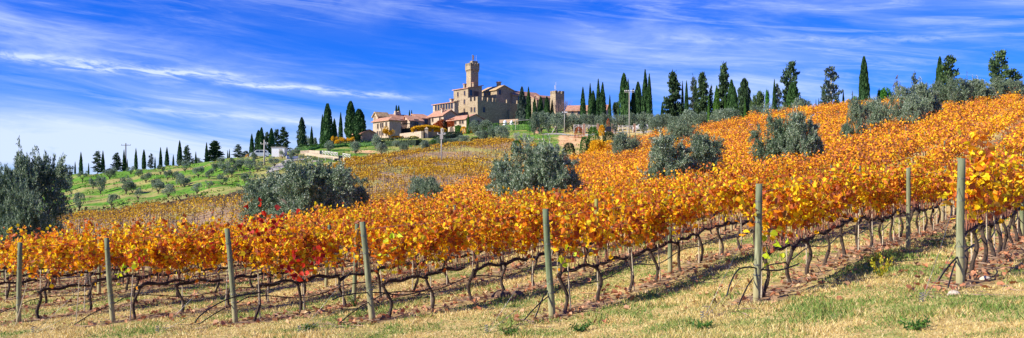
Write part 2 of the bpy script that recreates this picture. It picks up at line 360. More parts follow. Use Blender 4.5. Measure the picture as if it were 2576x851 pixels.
def ground_mat():
    m, nt = mat_new('ground_earth_and_grass')
    at = lambda n: (lambda a: (setattr(a, 'attribute_name', n), a.outputs['Fac'])[1])(N_(nt, 'ShaderNodeAttribute'))
    nA = noise(nt, .5, 6, .6); nB = noise(nt, 6, 6, .7); nC = noise(nt, .06, 5, .55); nD = noise(nt, 30, 4, .7)
    dry = ramp(nt, [(.3, (.28,.18,.06)), (.5, (.52,.38,.14)), (.7, (.68,.53,.24))], nB)
    green = ramp(nt, [(.3, (.07,.13,.02)), (.6, (.17,.27,.04)), (.8, (.3,.36,.08))], nB)
    base = mixc(nt, math_(nt, 'MULTIPLY', smooth(nt, nA, .50, .64), .65), dry, green)
    lg = ramp(nt, [(.32, (.035,.12,.012)), (.5, (.10,.24,.02)), (.7, (.22,.36,.045))], noise(nt, 1.2, 6, .65))
    ld = ramp(nt, [(.3, (.22,.19,.05)), (.7, (.44,.38,.14))], noise(nt, 1.5, 5, .6))
    mps = N_(nt, 'ShaderNodeMapping'); mps.inputs['Scale'].default_value = (.05, .12, .05)
    nt.links.new(N_(nt, 'ShaderNodeNewGeometry').outputs['Position'], mps.inputs[0])
    nL = noise(nt, 1., 6, .62, mps.outputs[0])
    lushc = mixc(nt, smooth(nt, math_(nt, 'ADD', nL, math_(nt, 'MULTIPLY', math_(nt, 'SUBTRACT', noise(nt, .45, 5, .7), .5), .35)), .46, .58), lg, ld)
    semi = mixc(nt, smooth(nt, nL, .42, .58), mixc(nt, .5, lg, ld), ld)
    lu = at('lush')
    mc = mixc(nt, smooth(nt, lu, .5, .95), semi, lushc)
    c = mixc(nt, smooth(nt, lu, .02, .2), base, mc)
    yc = ramp(nt, [(.3, (.17,.10,.07)), (.5, (.33,.22,.13)), (.68, (.46,.35,.17))], noise(nt, 2.2, 6, .7))
    yg = mixc(nt, smooth(nt, nC, .5, .62), yc, (.33,.30,.09))
    c = mixc(nt, at('yel'), c, yg)
    lc = ramp(nt, [(.3, (.07,.04,.025)), (.5, (.22,.13,.075)), (.7, (.42,.27,.15))], noise(nt, 9, 6, .75))
    c = mixc(nt, math_(nt, 'MULTIPLY', at('litter'), .9), c, lc)
    c = mixc(nt, smooth(nt, math_(nt, 'ADD', at('clay'), math_(nt, 'MULTIPLY', math_(nt, 'SUBTRACT', noise(nt, .7, 5), .5), 1.4)), .45, .6), c,
             ramp(nt, [(.3, (.35,.17,.07)), (.5, (.62,.37,.18)), (.7, (.72,.5,.28))], noise(nt, .8, 6, .7)))
    c = mixc(nt, at('bank'), c, ramp(nt, [(.35, (.05,.035,.02)), (.6, (.13,.09,.045)), (.75, (.12,.15,.04))], noise(nt, 1.3, 6, .7)))
    h = math_(nt, 'ADD', nB, math_(nt, 'MULTIPLY', nD, .4))
    princ(nt, c, .95, h, .5, .06, .1); return m
ground = gm.obj('ground', ground_mat(), smooth=True); kind(ground, 'structure')
for nm, arr in (('lush', lush), ('yel', yel), ('litter', np.clip(litter + litter2, 0, 1)), ('clay', clay), ('bank', bank)):
    a = ground.data.attributes.new(nm, 'FLOAT', 'POINT'); a.data.foreach_set('value', np.ascontiguousarray(arr, dtype=np.float32).ravel())

# ------------------------------------------------------------------ grapevines
SP = 1.35
def make_vine(full=True, sparse=1.0):
    tr, co, sh, fo = MB(), MB(), MB(), MB()
    lean = R.uniform(-.16, .16); n = 9; t = np.linspace(0, 1, n)
    P = np.stack([lean * t**1.5 + .035*np.sin(t*7 + R.uniform(0, 6)), .04*np.sin(t*6 + R.uniform(0, 6)), -.08 + t*.80], -1)
    tr.tube(P, .032 - .010*t + .016*R.rand(n), 7)
    top = P[-1]
    xs = np.linspace(0, 1, 12); Lc = SP * 1.03
    cz = top[2] + .02 + .03*np.sin(xs*PI) + .03*np.sin(xs*11 + R.uniform(0, 6)); cz[0] = top[2] - .03
    Q = np.stack([top[0] - .04 + xs*Lc, top[1] * (1-xs) + .02*np.sin(xs*9 + R.uniform(0, 6)), cz], -1)
    co.tube(Q, .034 - .010*xs + .018*R.rand(12), 6)
    for kx in range(7):        # knobbly spurs
        c = Q[min(11, int(kx*1.7))]; co.tube([c, c + [R.uniform(-.03,.03), R.uniform(-.03,.03), .07]], [.022, .014], 5)
    LP, LA = [], []; lowz = R.uniform(.6, .95)
    ns = 20
    for kx in range(ns):
        u = (kx + R.rand()) / ns; b = np.array([Q[0,0] + u*Lc, 0, .77]); h = R.uniform(.8, 1.3) if R.rand() < .7 else R.uniform(1.2, 1.75)
        m_ = 9; t = np.linspace(0, 1, m_)
        a = R.uniform(0, 2*PI); out = R.uniform(.03, .30); ax = R.normal()*.38
        droop = R.uniform(.0, .28) if R.rand() < .6 else R.uniform(.3, .7)
        P = np.stack([b[0] + ax*t + .03*np.sin(6*t+a), np.sin(a)*out*t**1.3 + .025*np.sin(5*t+a), b[2] + h*(t - droop*t**3)], -1)
        sh.tube(P, .0075 - .004*t, 3, cap=False)
        nl = int(R.randint(24, 38) * sparse)
        w = R.beta(2.3, 1.0, nl)
        idx = w*(m_-1); i0 = np.minimum(idx.astype(int), m_-2)
        LP.append(P[i0] + (P[i0+1]-P[i0])*(idx-i0)[:, None])
        if R.rand() < .5:      # a few canes wander sideways
            v = P[5]; e = v + [R.uniform(-.5,.5), R.uniform(-.25,.25), R.uniform(-.4,.2)]
            mid = (v+e)/2 + [0,0,.12]; sh.tube([v, mid, e], [.005,.004,.003], 3, cap=False); LP.append(np.array([mid, e, (mid+e)/2]))
    LP = np.concatenate(LP); n = len(LP)
    off = R.normal(size=(n, 3)) * [.07, .10, .07]
    LP = LP + off
    kp = R.rand(n) < .22 + .78*sstep(LP[:, 2], lowz, lowz + .5); LP = LP[kp]; off = off[kp]; n = len(LP)
    S = R.uniform(.055, .12, n)
    A = unit(R.normal(size=(n, 3)) * [1, 1, .6] + [0, 0, -.55]); Nn = unit(R.normal(size=(n, 3)) + [0, 0, .5] + np.sign(off[:, 1:2]) * [0, 1.0, 0])
    vineleaves(fo, LP, A, Nn, S)
    ba = MB()
    bx = R.uniform(-.12, .12); ba.tube([(bx, .05, -.05), (bx*.3, .045, 1.0 if R.rand() < .5 else .85)], [.015, .013], 5)
    return (tr.mesh('trunk', M['bark']), co.mesh('cordon', M['cordon']), sh.mesh('shoots', M['shoot']), fo.mesh('foliage', M['leaf']), ba.mesh('stake', M['bamboo']))
VINES = [make_vine(sparse=s) for s in (.85, .7, .95, .5, .85, .75, .4, .9, .65, .8)]

ORD = ['first','second','third','fourth','fifth','sixth','seventh','eighth','ninth','tenth','eleventh','twelfth','thirteenth','fourteenth','fifteenth','sixteenth','seventeenth','eighteenth','nineteenth','twentieth']
TENS = {2:'twenty',3:'thirty',4:'forty',5:'fifty',6:'sixty',7:'seventy',8:'eighty',9:'ninety'}
TENSO = {2:'twentieth',3:'thirtieth',4:'fortieth',5:'fiftieth',6:'sixtieth',7:'seventieth',8:'eightieth',9:'ninetieth'}
def od(n):
    """1 -> first"""
    if n <= 20: return ORD[n-1]
    if n >= 100: return 'hundred and ' + od(n-100) if n > 100 else 'hundredth'
    return TENSO[n//10] if n % 10 == 0 else TENS[n//10] + '-' + ORD[n % 10 - 1]
ROWNAME = {0:'row of the leftmost end post', 1:'row of the leaf-topped end post', 2:'row of the end post beside the scarlet leaves', 3:'row of the end post with a slack hose',
           4:'row of the green-topped end post', 5:'row of the tall pale end post', 6:'row of the rightmost end post'}
spots = []
SLOT = {}
for s, st, rid in ROWS:
    L = 0.5; k_ = 0
    while L < 330:
        p = st + D * L
        if p[1] > 2:
            px = CX + F*p[0]/p[1]
            if px > 2750 and L > 60: break
            if p[1] > ORB(px):
                if px > 1500: break
                L += SP; continue
            if -60 < px < 2680:
                k_ += 1; spots.append((p[1], p[0], rid, k_, L, px))
        L += SP
spots.sort()
near = spots[:300]; rest = spots[300:]
GAN = math.atan2(D[1], D[0])
for (Y, x, rid, k_, L, px) in near:
    v = VINES[R.randint(len(VINES))]; tilt = math.atan2(tz(x + D[0], Y + D[1]) - tz(x, Y), 1.0)
    if rid >= 0: lab = f"orange grapevine, {od(k_)} trunk along the {ROWNAME[rid]}"
    else: lab = f"orange grapevine, {od(k_)} trunk from the left edge in the {od(-rid)} row behind"
    lab = lab
    o = thing('grapevine', lab, 'grapevine', (x, Y, tz(x, Y)), 'grapevines in the front rows')
    o.rotation_euler = (0, -tilt, GAN)
    sc_ = R.uniform(.94, 1.07); o.scale = (1, R.choice([-1, 1]) * 1.0, sc_)
    for nm, me in zip(('trunk', 'cordon', 'shoots', 'foliage', 'stake'), v):
        if nm == 'stake' and R.rand() < .35: continue
        newobj(nm, me, o)
# red and lime leaf sprays growing on particular canes of the front rows
def spray(px, sy, Y, n, m, rad, parent_near=True):
    x = X_(px, Y); z = (HZ - sy)/F*Y; mb = MB()
    n = int(n*.6); P = R.normal(size=(n, 3)) * [rad*1.3, rad*.6, rad*1.2] ; S = R.uniform(.08, .13, n)
    vineleaves(mb, P, unit(R.normal(size=(n, 3)) + [0,0,-.6]), unit(R.normal(size=(n, 3)) + [-.6,-1.2,.5]), S)
    # joins the nearest vine as a sub-part of its foliage
    best = min((o for o in C.objects if o.name.startswith('grapevine')), key=lambda o: (o.location.x-x)**2 + (o.location.y-Y)**2)
    fo = [c for c in best.children if c.name.startswith('foliage')][0]
    import mathutils
    mw = mathutils.Matrix.LocRotScale(best.location, best.rotation_euler, best.scale)
    o = newobj('red_leaves' if m is M['leaf_red'] else 'green_leaves', mb.mesh('leaf_spray', m), fo)
    o.matrix_local = mw.inverted() @ mathutils.Matrix.Translation((x, Y, z))
    o['label'] = 'scarlet leaves among the orange' if m is M['leaf_red'] else 'lime green leaves not yet turned'
for a in [(670,545,19.6,22,'leaf_red',.2),(640,560,19.3,12,'leaf_red',.16),(700,560,19.8,12,'leaf_red',.14),(755,660,18.5,22,'leaf_red',.2),(735,675,18.3,14,'leaf_red',.14),(785,645,18.6,12,'leaf_red',.12),(610,590,19.2,10,'leaf_red',.2),(330,655,20.4,8,'leaf_red',.15),(720,580,19.4,10,'leaf_red',.2),(550,610,19.6,8,'leaf_red',.18),
          (325,680,20.2,16,'leaf_lime',.13),(1930,610,15.1,16,'leaf_lime',.12),(2590,640,14.3,10,'leaf_lime',.12),(990,625,17.6,10,'leaf_lime',.12),(1430,640,16.4,10,'leaf_lime',.1)]:
    if a[0] < 2576: spray(a[0], a[1], a[2], a[3], M[a[4]], a[5])

# the rest of the orange vineyard, past the nearest three hundred
def mass_vines(spots, mat_leaf, name, label, cat, lh, hh, spread, den, big=1.0, dens_fn=None, stake=0):
    mb = MB(); sh = MB(); PS, AS, LS = [], [], []
    for (Y, x, L) in spots:
        z = tz(x, Y); lod = np.clip(Y/38., 1, 2.1)
        n = int(den / lod**1.35); d = 1.0 if dens_fn is None else dens_fn(x, Y)
        n = max(0, int(n*d)); 
        w = R.beta(1.7, 1.15, n)
        P = np.stack([R.uniform(-.1, SP+.1, n), R.normal(size=n)*(spread + .24*min(1, max(0, (Y-42)/40)))*(.6+.6*w) + (R.uniform(-.2, .2) if Y > 60 else 0), lh + (hh-lh)*w + R.normal(size=n)*.07], -1)
        # arching tufts stand above the row
        tx = R.uniform(0, SP); sel = np.abs(P[:, 0]-tx) < .25; P[sel, 2] += w[sel]*R.uniform(.1,.5); P[:, 2] += (P[:, 2] > 1)*R.uniform(-.12, .12)
        Q = np.stack([x + P[:, 0]*D[0] - P[:, 1]*D[1], Y + P[:, 0]*D[1] + P[:, 1]*D[0], z + P[:, 2]], -1)
        PS.append(Q); LS.append(np.full(n, .125*lod**.55*big))
    P = np.concatenate(PS); L = np.concatenate(LS); n = len(P)
    leafquads(mb, P, unit(R.normal(size=(n, 3)) + [0,0,-.3]), L*R.uniform(.7, 1.25, n), L*.95)
    return kind(tag(mb.obj(name, mat_leaf), label, cat), 'stuff')
vs = [(Y, x, L) for (Y, x, rid, k_, L, px) in rest]
print('VINES far', len(vs))
mass_vines(vs, M['leaf_far'], 'orange_vineyard', 'mass of orange vine foliage covering the right hillside', 'vineyard', .72, 2.05, .27, 400)
mb = MB()
for (Y, x, L) in vs:
    if Y > 75: continue
    z = tz(x, Y); 
    mb.tube([(x, Y, z-.05), (x+R.uniform(-.05,.05), Y, z+.4), (x+R.uniform(-.1,.1), Y, z+.75)], [.04,.035,.03], 4, cap=False)
    e = (x + D[0]*SP, Y + D[1]*SP); mb.tube([(x, Y, z+.74), (e[0], e[1], tz(*e)+.74)], .028, 4, cap=False)
kind(tag(mb.obj('vineyard_trunks_and_cordons', M['cordon']), 'dark gnarled trunks and cordons under the farther orange vines', 'vineyard'), 'stuff')
mb = MB(); n_ = 0
P0, P1 = [], []
for (Y, x, L) in vs:
    m_ = 16 if Y < 60 else 13
    z = tz(x, Y); u = R.uniform(0, SP, m_)
    a = np.stack([x + u*D[0], Y + u*D[1], np.full(m_, z+.74)], -1); b = a + np.stack([R.uniform(-.3,.3,m_), R.uniform(-.25,.25,m_), R.uniform(.6,1.35,m_)], -1)
    P0.append(a); P1.append(b)
P0 = np.concatenate(P0); P1 = np.concatenate(P1); A = P1-P0; Ln = np.linalg.norm(A, axis=1)
leafquads(mb, P0, unit(A), Ln, np.clip(P0[:, 1]*.00032, .012, .04))
kind(tag(mb.obj('vineyard_canes', M['shoot']), 'reddish canes standing among the orange vines of the hillside', 'vineyard'), 'stuff')

# yellow vineyard on the facing slope, rows along the slope
def yellow_vineyard():
    lp, ll, sp_, st_, cp = [], [], [], [], []
    dr_ = np.array([math.cos(math.radians(17)), math.sin(math.radians(17))]); pr = np.array([-dr_[1], dr_[0]])
    for s in np.arange(25, 260, 2.5):
        for u in np.arange(-130, 130, 1.05):
            p = pr*s + dr_*(u + R.uniform(-.1,.1)); x, Y = p
            if Y < 40: continue
            px = CX + F*x/Y
            if not (60 < px < 1420): continue
            if Y < ORB(px) + 3 or Y > YLB(px) - (7 if px < 700 else 1.5): continue
            sp_.append((x, Y, px))
    A = np.array(sp_); x, Y, px = A.T; z = T(x, Y)
    sy = HZ - z/Y*F
    bare = np.clip(sstep(px, 960, 1120) * (1 - sstep(sy, 400, 425)) * sstep(sy, 372, 385) + .35*sstep(px, 1230, 1300), 0, 1)
    bare = np.maximum(bare, .7*sstep(sy, 430, 455)*sstep(px, 880, 960)*(1-sstep(sy, 490, 500)))
    alley = np.exp(-((sy - (404 - .12*(px-1000)))/5)**2) * sstep(px, 1000, 1100)
    nz = vnoise(x, Y, 4., 21)*.6 + vnoise(x, Y, 11., 22)*.4
    dens = np.clip((1.15 - bare*1.05) * sstep(nz, .22, .62), 0.03, 1) * (1 - alley)
    leftd = np.where(px < 640, .65, 1.); dens = dens*leftd
    mb = MB(); cnt = (dens*60*R.uniform(.5,1.5,len(x))).astype(int); idx = np.repeat(np.arange(len(x)), cnt); n = len(idx)
    P = np.stack([x[idx] + R.normal(size=n)*.42, Y[idx] + R.normal(size=n)*.22, z[idx] + R.beta(2,1.5,n)*.9 + .2], -1)
    LW = R.uniform(.14,.27,n)*np.clip(Y[idx]/130,.7,1.3)
    leafquads(mb, P, rdir(n, -.2), LW, LW*.9)
    kind(tag(mb.obj('yellow_vineyard', M['leaf_yellow']), 'golden yellow vine foliage in rows on the slope below the castle', 'vineyard'), 'stuff')
    keep = R.rand(len(x)) > alley*.95
    m2 = MB(); m_ = 5; ix = np.repeat(np.arange(len(x))[keep], m_); n = len(ix)
    P = np.stack([x[ix] + R.uniform(-.5,.5,n), Y[ix], z[ix] + R.uniform(.3,.6,n)], -1)
    leafquads(m2, P, unit(R.normal(size=(n,3))*[.5,.5,.2] + [0,0,1]), R.uniform(.4,.9,n), .035)
    kind(tag(m2.obj('yellow_vineyard_canes', plain('mauve_canes', (.19,.10,.085), .9, .3, 2)), 'bare mauve brown canes of the yellow vineyard rows', 'vineyard'), 'stuff')
    # stakes: the largest 280 as objects, the others as one mass
    sel = np.where((R.rand(len(x)) < .42) & keep)[0]; sel = sel[np.argsort(Y[sel])]
    sm_ = MB(); sm_.tube([(0,0,-.2),(0,0,1.15)], [.04,.035], 5); stm = sm_.mesh('vineyard_stake', M['stake'])
    big = sel[:280]; cntr = {}
    for q in sorted(big, key=lambda q: px[q]):
        zone = 'left of the big green olive' if px[q] < 620 else 'beside the round olive tree' if px[q] > 1000 else 'right of the broad olive thicket'
        cntr[zone] = cntr.get(zone, 0) + 1
        o = newobj('vineyard_stake', stm, None, (x[q], Y[q], z[q])); o.rotation_euler = (R.uniform(-.06,.06), R.uniform(-.06,.06), 0); o.scale = (1, 1, R.uniform(.85, 1.1))
        tag(o, f"thin dark stake in the yellow vines, {od(cntr[zone])} {zone}", 'vine stake', 'stakes of the yellow vineyard')
    m3 = MB()
    for q in sel[280:]:
        h = R.uniform(.85, 1.25); m3.tube([(x[q],Y[q],z[q]-.1),(x[q]+R.uniform(-.08,.08),Y[q],z[q]+h)], .05, 3, cap=False)
    kind(tag(m3.obj('vineyard_stakes_far', M['stake']), 'thin dark stakes of the farther yellow vineyard rows', 'vine stakes'), 'stuff')
    print('YELLOW', len(x), n)
yellow_vineyard()

# ------------------------------------------------------------------ posts, hoses, wires
def post(px, Y, h, label, mat, r=.062, lean=(0, 0), x=None, group='wooden vineyard posts'):
    if x is None: x = X_(px, Y)
    z = tz(x, Y); o = thing('wooden_post', label, 'post', (x, Y, z), group)
    n = 9; t = np.linspace(0, 1, n)
    P = np.stack([lean[0]*t + .006*np.sin(t*5+px), lean[1]*t, -.15 + t*(h+.15)], -1)
    mb = MB(); mb.tube(P, r*(1.08 - .16*t) + .002*R.rand(n), 12); s = newobj('shaft', mb.mesh('shaft', mat, False), o)
    for p in s.data.polygons: p.use_smooth = len(p.vertices) == 4
    return o, P
def wraps(o, P, hs, h):
    for hh in hs:
        t = hh/h; c = np.array([P[-1][0]*t, P[-1][1]*t, hh]); th = np.linspace(0, 4*PI, 30)
        mb = MB(); rr = .060*(1.08-.16*t) + .003
        mb.tube(np.stack([c[0]+rr*np.cos(th), c[1]+rr*np.sin(th), c[2]+np.linspace(-.015,.015,30)+.006*np.sin(th)], -1), .0035, 4)
        newobj('wire_tie', mb.mesh('wire_tie', M['wire'], True), o)
LE = ['grey wooden end post at the left edge, leftmost of the front line', 'leaning end post with its top hidden in yellow leaves',
      'leaning grey-green end post just below the scarlet leaves', 'end post with a slack black hose and scarlet leaves to its left',
      'green-topped end post standing clear of the leaves in the centre', 'tall pale end post with wire ties and a hose looped at its foot',
      'tallest end post, rightmost of the front line beside a slanted hose']
leans = [(.03,0),(-.17,.02),(-.21,.02),(-.23,0),(-.13,.02),(.05,0),(.02,0)]
for i, (px, Y, h) in enumerate(ENDS):
    o, P = post(px, Y, h, LE[i], M['post_green'] if i in (4,) else M['post'], .06 if i > 2 else .056, leans[i], group='end posts of the vine rows')
    wraps(o, P, (.45, .62, 1.35, 1.7), h)
# intermediate posts that can be told apart
MID = [(890,22.1,2.0,'dark green leaning post behind the third end post from the left','post_green',(.08,0)),
       (1685,21.3,2.0,'dark green post in the row right of the green-topped end post','post_green',(.01,0)),
       (1500,24.5,2.0,'new yellow post half hidden behind the vines in the centre','post_yellow',(0,0)),
       (2285,21.8,2.0,'pale straight post between the two tall right end posts','post',(0,0)),
       (2570,23.5,1.95,'green post at the right edge of the picture','post_green',(0,0)),
       (250,28.0,1.9,'grey post standing behind the leaf-topped end post','post',(0,0)),
       (820,27.0,1.9,'dark leaning post deep in the leaves left of the centre','post_green',(.1,0)),
       (1990,30.0,2.0,'yellow-footed post behind the tall pale end post','post_yellow',(0,0))]
for px, Y, h, lab, mt, ln in MID: post(px, Y, h, lab, M[mt], .052, ln)
pm = MB(); pm.tube([(0,0,-.2),(0,0,1.1),(0,0,2.12)], [.065,.06,.055], 8); pmesh = pm.mesh('wooden_post', M['post_old'], False)
cands = []
for s, st, rid in ROWS:
    for q, L in enumerate(np.arange(10 + 3*(rid % 2), 330, 7.2)):
        p = st + D*L; px = CX + F*p[0]/p[1]
        if p[1] > ORB(px) or not (0 < px < 2570) or p[1] < 26 or R.rand() < .4: continue
        cands.append((p[1], p[0], px))
cands.sort(); cnt = {}
for (Y, x, px) in sorted(cands[:170], key=lambda a: a[2]):
    zone = 'left of the scarlet leaves' if px < 640 else 'left of the leafy centre olive' if px < 1250 else 'between the centre olive and the next' if px < 1640 else 'below the two hillside olives' if px < 2100 else 'up on the right slope'
    cnt[zone] = cnt.get(zone, 0) + 1
    o = newobj('wooden_post', pmesh, None, (x, Y, tz(x, Y))); o.scale = (.8, .8, R.uniform(.86, 1.08)); o.rotation_euler = (R.uniform(-.05,.05), R.uniform(-.05,.05), 0)
    tag(o, f"pale post top among orange vines, {od(cnt[zone])} {zone}", 'post', 'posts up in the orange rows')
# drip hoses and trellis wires, one per row
for s, st, rid in ROWS[:14]:
    L0 = -.9 if rid >= 0 else 0; Ls = np.arange(L0, 46, .3); pts = []
    for L in Ls:
        p = st + D*L
        if p[1] < 1: continue
        px = CX + F*p[0]/p[1]
        if px < -80 or px > 2680: continue
        sag = .06*math.sin(L*2*PI/SP/2) + .03*math.sin(L*1.3 + rid)
        zz = .46 + sag
        if rid >= 0 and L < 0: zz = .40 - .5*(L/-.9)**1.4*(.65 if rid != 5 else .95) 
        pts.append((p[0] - .05*NP[0], p[1] - .05*NP[1], tz(*p) + zz))
    if len(pts) < 5: continue
    mb = MB(); mb.tube(pts, .012, 5)
    w = 'along the ' + ROWNAME[rid] if rid >= 0 else f'in the {od(-rid)} row behind the leftmost end post'
    tag(mb.obj('drip_hose', M['hose'], smooth=True), f'black irrigation hose hanging {w}', 'hose', 'irrigation hoses of the vine rows')
    if rid >= 0:
        for hh, nmz in ((.78, 'lowest'), (1.15, 'second'), (1.5, 'third'), (1.85, 'top')):
            P = []
            for L in np.arange(0, 40, .6):
                p = st + D*L; px = CX + F*p[0]/p[1]
                if px > 2680: break
                P.append((p[0]+.06*NP[0], p[1]+.06*NP[1], tz(*p)+hh + .015*math.sin(L*1.1)))
            if len(P) < 3: continue
            mb = MB(); mb.tube(P, .0035, 3)
            tag(mb.obj('trellis_wire', M['wire']), f'{nmz} taut wire {w}', 'wire', 'trellis wires')
        # anchor wires running down to the ground in front of the end post
        e = st - D*1.5; mb = MB()
        top = np.array([st[0], st[1], tz(*st) + 1.6]); mid = np.array([st[0], st[1], tz(*st)+.75]); g = np.array([e[0]-.35, e[1], tz(e[0]-.35, e[1])-.02])
        mb.tube([top, (top+g)/2 + [0,0,-.05], g], .0035, 4); mb.tube([mid, (mid+g)/2 + [.02,0,-.03], g], .0035, 4)
        th = np.linspace(0, 8*PI, 40); mb.tube(np.stack([g[0]+.03*np.cos(th), g[1]+.03*np.sin(th), g[2]+np.linspace(0,.16,40)], -1), .006, 4)
        tag(mb.obj('anchor_wire', M['wire'], smooth=True), f'twisted anchor wire to the ground from the {ROWNAME[rid]}'.replace('row of the ', ''), 'wire', 'anchor wires')
# rough tufts over the grove meadow and the banks
P = []
px_ = R.uniform(-20, 1500, 60000); Yt = R.uniform(118, 330, 60000); xt = X_(px_, Yt); ok = (Yt > YLB(px_) - (8 if 1 else 0)) & (vnoise(xt, Yt, 3.2, 51) + .5*R.rand(60000) > .86); ok &= (Yt > ORB(px_) + 8)
xt, Yt = xt[ok], Yt[ok]; n = len(xt); A = unit(R.normal(size=(n,3))*[.7,.7,.1] + [0,0,.8]); gsel = vnoise(xt, Yt, 7., 52) + .3*R.rand(n) > .62
for sel, nm, mt, lab in ((gsel, 'meadow_grass', 'tuft_green', 'rough green tufts across the olive grove meadow'), (~gsel, 'dry_meadow_grass', 'tuft_dry', 'dry tufts and stalks across the olive grove meadow')):
    mb = MB(); m_ = int(sel.sum()); leafquads(mb, np.stack([xt[sel], Yt[sel], T(xt[sel], Yt[sel])-.03], -1), A[sel], R.uniform(.15,.42,m_), R.uniform(.2,.5,m_))
    kind(tag(mb.obj(nm, foliage_mat(nm, [(0,(.06,.18,.015)),(.6,(.13,.30,.02)),(1,(.28,.40,.05))] if mt == 'tuft_green' else [(0,(.20,.16,.05)),(.6,(.36,.30,.10)),(1,(.24,.28,.05))], .25, .3, .3)), lab, 'grass'), 'stuff')
# loose hoses with their ends on the grass
for (pts, lab) in (([(490,812,18.0),(500,798,18.1),(530,775,18.3),(575,752,18.6),(600,745,18.8),(660,735,19.2)], 'loose black hose curling down to the grass left of the scarlet-leaf post'),
                   ([(1340,815,16.0),(1350,790,16.1),(1368,745,16.3),(1392,715,16.5)], 'black hose end slanting to the ground left of the green-topped post'),
                   ([(1828,745,14.7),(1835,720,14.75),(1850,688,14.85),(1862,676,14.9),(1885,672,15.0),(1915,678,15.1),(1960,680,15.5),(2010,664,16.0)], 'black hose looping beside the tall pale end post'),
                   ([(2362,705,13.7),(2375,685,13.8),(2400,655,14.0),(2450,615,14.5)], 'black hose slanting up from the grass left of the tallest end post'),
                   ([(835,755,17.2),(860,745,17.3),(900,738,17.5),(950,736,17.8),(1020,742,18.2),(1090,724,18.8)], 'slack black hose crossing the leaning post left of centre')):
    P = np.array([(X_(a, Y), Y, (HZ - b)/F*Y) for a, b, Y in pts]); t = np.linspace(0, len(P)-1, 30)
    Q = np.stack([pchip(np.arange(len(P)), P[:, k], t) for k in range(3)], -1); mb = MB(); mb.tube(Q, .014, 6)
    tag(mb.obj('drip_hose', M['hose'], smooth=True), lab, 'hose', 'irrigation hoses of the vine rows')
# thin leaning rods by the left posts
for (px, Y, h, lx, lab) in ((58,21.4,1.05,.3,'thin leaning rod left of the leftmost end post'),(212,21.2,1.05,.08,'thin rod standing alone between the two left end posts'),(1395,21.5,1.0,.15,'thin pale rod leaning near the green-topped end post')):
    x = X_(px, Y); mb = MB(); mb.tube([(0,0,-.05),(lx,0,h)], [.012,.01], 5); tag(mb.obj('leaning_rod', M['bamboo'], None, (x - .2, Y, tz(x-.2, Y))), lab, 'rod')

# ------------------------------------------------------------------ grass, fallen leaves, pruned twigs
def grass():
    mb = MB(); n = 330000
    Y = 6.5*np.exp(R.rand(n)*math.log(34/6.5)); px = R.uniform(-60, 2640, n); x = X_(px, Y)
    s = x*NP[0]+Y*NP[1]; k = np.clip(np.searchsorted(SV, s), 1, len(SV)-1); d = np.minimum(np.abs(s-SV[k-1]), np.abs(s-SV[k]))
    yv = np.interp(x, [-60]+[e[0] for e in EP]+[40], [41]+[e[1] for e in EP]+[1.])
    keep = ((d > .45 + .2*R.rand(n)) | (Y < yv - .4)) & (vnoise(x, Y, .5, 5) + .7*R.rand(n) > .42)
    x, Y = x[keep], Y[keep]; n = len(x); z = T(x, Y)
    tall = vnoise(x, Y, .9, 6); h = R.uniform(.03, .085, n)*(.4 + tall*1.3)
    P = np.stack([x, Y, z-.005], -1); A = unit(R.normal(size=(n,3))*[.5,.5,.1] + [0,0,1]); B = unit(np.cross(A, rdir(n)))*np.clip(Y*.0006,.005,.02)[:, None]
    V = np.stack([P-B, P+B, P + A*h[:, None] + R.normal(size=(n,3))*[.02,.02,.0]], 1)
    gr = vnoise(x, Y, 1.6, 8)*.6 + vnoise(x, Y, .45, 12)*.4 + (px[keep] > 1500)*.06 + (Y < yv[keep]-1.2)*.06
    isg = gr + R.normal(size=n)*.09 + .07*(x > 2)*(Y < 14) > .55
    for sel, nm, mt, lab in ((~isg, 'dry_grass', M['drygrass'], 'straw coloured dry grass between the rows and in front'), (isg, 'green_grass', M['greengrass'], 'patches of fresh green grass and clover in front of the vines')):
        q = V[sel]; mm = MB(); mm.add(q.reshape(-1, 3), [np.arange(3*len(q)).reshape(-1, 3)])
        kind(tag(mm.obj(nm, mt), lab, 'grass'), 'stuff')
M['drygrass'] = foliage_mat('dry_grass_blade', [(0,(.46,.32,.09)),(.5,(.72,.55,.20)),(.85,(.84,.70,.36)),(1,(.42,.40,.09))], .3, .3, .8)
M['greengrass'] = foliage_mat('green_grass_blade', [(0,(.08,.17,.03)),(.5,(.18,.30,.05)),(.85,(.36,.42,.1)),(1,(.55,.5,.2))], .35, .3, .8)
grass()
mb = MB(); P = []
for s, st, rid in ROWS[:24]:
    for L in np.arange(-.8, 50, .022):
        p = st + D*L
        if p[1] < 5 or p[1] > 45: continue
        px = CX + F*p[0]/p[1]
        if not (-40 < px < 2620) or R.rand() < .25: continue
        o_ = R.normal()*.42 if R.rand() < .75 else R.uniform(-1.5, 1.5); P.append((p[0]+NP[0]*o_ + R.normal()*.03, p[1]+NP[1]*o_))
P = np.array(P); n = len(P); V = np.stack([P[:, 0], P[:, 1], T(P[:, 0], P[:, 1]) + R.uniform(.01,.045,n)], -1)
vineleaves(mb, V, unit(R.normal(size=(n,3))*[1,1,.25]), unit(R.normal(size=(n,3))*[.5,.5,.3] + [0,0,1]), R.uniform(.05,.12,n))
kind(tag(mb.obj('fallen_leaves', M['litter']), 'brown and rust fallen leaves lying along the rows', 'fallen leaves'), 'stuff')
mb = MB(); m_ = 14000; ri = R.randint(0, 12, m_); Lr = R.uniform(-1.6, 26, m_)
P = np.array([ROWS[a][1] + D*b + NP*R.normal()*.28 for a, b in zip(ri, Lr)]); ok = P[:, 1] > 5; P = P[ok]; n = len(P)
